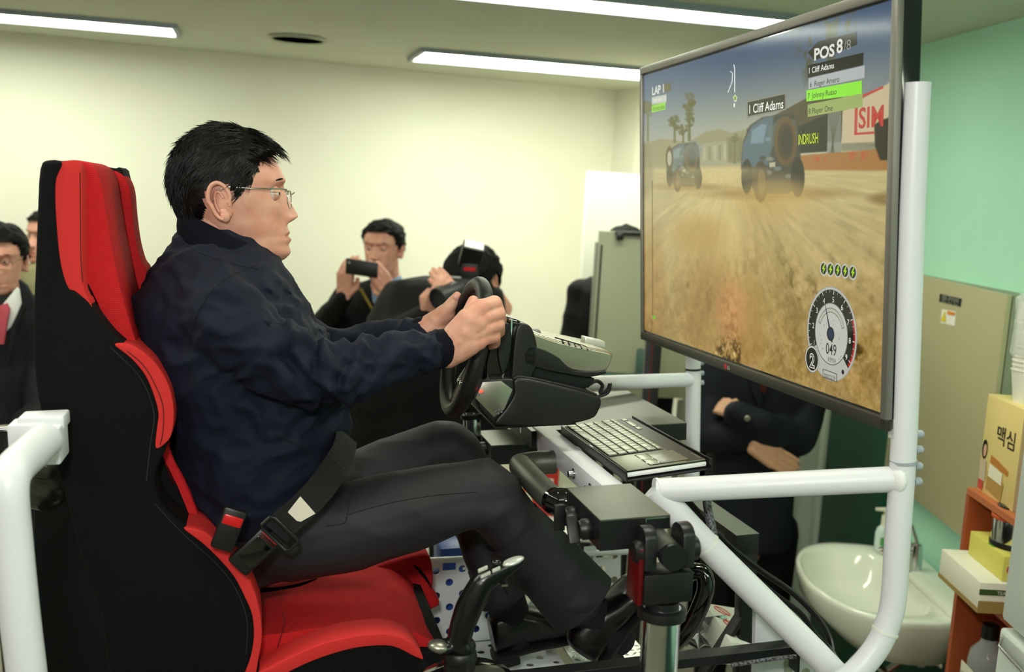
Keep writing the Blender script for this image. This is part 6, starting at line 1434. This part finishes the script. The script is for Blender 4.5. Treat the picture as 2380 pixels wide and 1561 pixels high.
d45 = (FWD+UPR).normalized(); d45b = (UPR-FWD).normalized()
vo = Q(1000, 1500, .27)
obj('back_sheet', perf(vo, FWD, UPR, 15, 3, .029, .056, .0085, .002), m_perf, fp_, smooth=False)
obj('top_rod', tube([Q(985, 1303, .27), Q(1090, 1298, .27), Q(1480, 1280, .27)], .007, 12), m_pipe, fp_)
fo = Q(1030, 1497, .265)
fl = (LAT*-1)
obj('floor_sheet', perf(fo-UPR*.002, FWD, fl, 8, 9, .029, .056, .0085, .002), m_perf, fp_, smooth=False)
tpl = Q(1293, 1478, .2)
tr2 = obj('tread_plate', box(tpl, FWD*.16, LAT*-.42, UPR*-.004), mat('tread_metal', '#b6b8b2', .28, metal=.85), fp_, smooth=False)
bmps = M()
for i in range(9):
    for j in range(22):
        c = tpl+FWD*(.012+i*.0175)-LAT*(.01+j*.0185); a_ = 1 if (i+j) % 2 else -1; e_ = (FWD*.8+LAT*.6*a_).normalized(); f_ = e_.cross(UPR)
        bmps.join(ell(c, e_*.0085, f_*.0028, UPR*.0016, 8, 4))
bm2 = obj('tread_pattern', bmps, MATS['tread_metal'], fp_); bm2['kind'] = 'stuff'
bx = Q(1024, 1296, .31); 
solo('blue_crate', box(bx-UPR*.4, FWD*.05, LAT*.1, UPR*.42, .004), mat('blue_plastic', '#123a86', .4), 'blue plastic box behind the perforated footwell sheet', 'box')
solo('storage_bin', box(Q(1000, 1330, .33)-UPR*.3, FWD*.16, LAT*.02, UPR*.3, .003), mat('dark_blue_plastic', '#0c2a60', .4), 'dark blue bin seen through the holes of the footwell sheet', 'bin')
# pedal stand with name bar
pb_ = Q(1765, 1241, -.02); 
ps = thing('pedal_stand', Q(1745, 1561, 0), 'black metal pedal stand with pale lettering behind the diagonal tube', 'stand')
m_ped = mat('stand_black', '#1c1d1b', .35, metal=.3)
m_pedt = mat('stand_top', '#6f726a', .35, metal=.5)
obj('cross_bar', box(pb_-FWD*.05, FWD*.05, LAT*.36, UPR*-.042, .002), m_ped, ps); obj('cross_bar_top', box(pb_-FWD*.05+UPR*.0005, FWD*.05, LAT*.36, UPR*.001), m_pedt, ps, smooth=False)
obj('post', box(pb_-FWD*.036-UPR*.04, FWD*.034, LAT*.03, UPR*-.42, .002), m_ped, ps); obj('brace', tube([pb_-FWD*.02-UPR*.16+LAT*.012, pb_-FWD*.115-UPR*.30+LAT*.012], .013, 8), m_ped, ps)
obj('bar_lettering', text_m('MASTER', .022, pb_-FWD*.0508+LAT*.165-UPR*.030, -LAT, UPR, width=.115, bold=.01), m_pedt, ps, smooth=False)
# white device with prohibition marks
wd_ = Q(1600, 1398, .12)
dv = thing('warning_box', wd_-UPR*.1, 'white device box with red prohibition circles behind the chrome pole', 'box')
dA_, dB_ = (Q(1648, 1400, .2)-Q(1648, 1400, .2)), None
c00, c10, c01 = Q(1640, 1400, .16), Q(1700, 1492, -.06), Q(1715, 1440, .12)
uu, vv2 = (c10-c00), (Q(1690, 1408, .2)-c00)
nn = uu.cross(vv2).normalized(); nn = nn if nn.dot(UPR) > 0 else -nn
obj('case', box(c00, uu, vv2*1.5, nn*-.05, .003), mat('device_white', '#c9cbc0', .45), dv)
m_rp = mat('red_print_ring', '#c0392f', .5)
for q in (.18, .55):
    c = c00+uu*q+vv2*.55+nn*.0006; e1, e2 = uu.normalized(), nn.cross(uu).normalized()
    obj('prohibition_ring', tube([c+(e1*math.cos(t)+e2*math.sin(t))*.019 for t in [2*math.pi*i/24 for i in range(24)]], .0013, 5, closed=True), m_rp, dv); obj('prohibition_bar', tube([c-e1*.013-e2*.013, c+e1*.013+e2*.013], .0012, 5), m_rp, dv)
# faceted steel plate
fc = thing('faceted_panel', Q(1600, 1530, .1), 'small mirrored panel of triangular steel facets behind the pole', 'panel')
for i in range(3):
    for j in range(3):
        p0 = Q(1590, 1545, .08)+FWD*(.032*j)+UPR*(.034*i); tri = [p0, p0+FWD*.031, p0+UPR*.033]; tri2 = [p0+FWD*.032, p0+UPR*.034+FWD*.001, p0+FWD*.032+UPR*.034]
        for k, t_ in enumerate((tri, tri2)):
            n_ = LAT*(-.002-.003*((i*3+j+k) % 3)); c_ = sum(t_, V())/3+n_; obj('facet', M().add(t_+[c_]+[x_+LAT*.002 for x_ in t_], [(0, 1, 3), (1, 2, 3), (2, 0, 3), (4, 6, 5), (0, 4, 5, 1), (1, 5, 6, 2), (2, 6, 4, 0)]), m_chrome, fc, smooth=False)
hs_ = thing('black_hose', Q(1640, 1400, -.2), 'thick glossy black hose curving behind the clamp pole', 'hose')
obj('hose', tube([Q(x, y, w) for x, y, w in catmull([(1588, 1340, -.2), (1610, 1328, -.21), (1636, 1334, -.22), (1640, 1370, -.23), (1622, 1420, -.23), (1596, 1465, -.22), (1560, 1500, -.2)], 5)], .016, 16), m_gloss, hs_)
# motion base, and a black box added to darken the space behind the seat
mb = Q(250, 1650, -.3)
fl_ = lambda p: V((p.x, p.y, 0))
b0, b1x = fl_(Q(60, 1700, -.56)), fl_(Q(1900, 1700, -.56)); Lh = V((LAT.x, LAT.y, 0)).normalized()
ztop = min(Q(300, 1640, -.3).z, Q(1500, 1640, -.3).z)-.22
obj('motion_base', box(b0, b1x-b0, Lh*.88, UPW*ztop, .01), m_blkmetal, rig)
rz = Q(1100, 1640, .05); obj('riser', box(V((rz.x-.1, rz.y-.1, ztop-.01)), V((FWD.x, FWD.y, 0)).normalized()*.34, Lh*.3, UPW*(Q(1100, 1560, .05).z-ztop-.05), .004), m_blkmetal, fp_); rz = Q(330, 1640, -.1); obj('seat_riser', box(V((rz.x, rz.y, ztop-.01)), V((FWD.x, FWD.y, 0)).normalized()*.36, Lh*.25, UPW*.2, .004), m_blkmetal, rig)
cbk = fl_(Q(75, 1090, .34))
solo('dark_filler_box', box(cbk, V((FWD.x, FWD.y, 0)).normalized()*.42, Lh*.35, UPW*(Q(150, 1105, .2).z), .01), m_bcoat, 'black box added behind the racing seat to keep the gap dark', 'cabinet', smooth=True)
pg = Q(110, 1098, .05)
solo('crumpled_bag', remesh(chain([Q(92, 1100, .1), Q(115, 1090, .08), Q(128, 1120, .1), Q(100, 1130, .1)], [.03, .028, .035, .04]), .006, 2, .5, lambda co, no: .014*(.5-np.abs(nz(co, 30, 4)))), mat('grey_bag_plastic', '#3a3a36', .15), 'crumpled dark shiny plastic bag beside the seat back', 'bag')
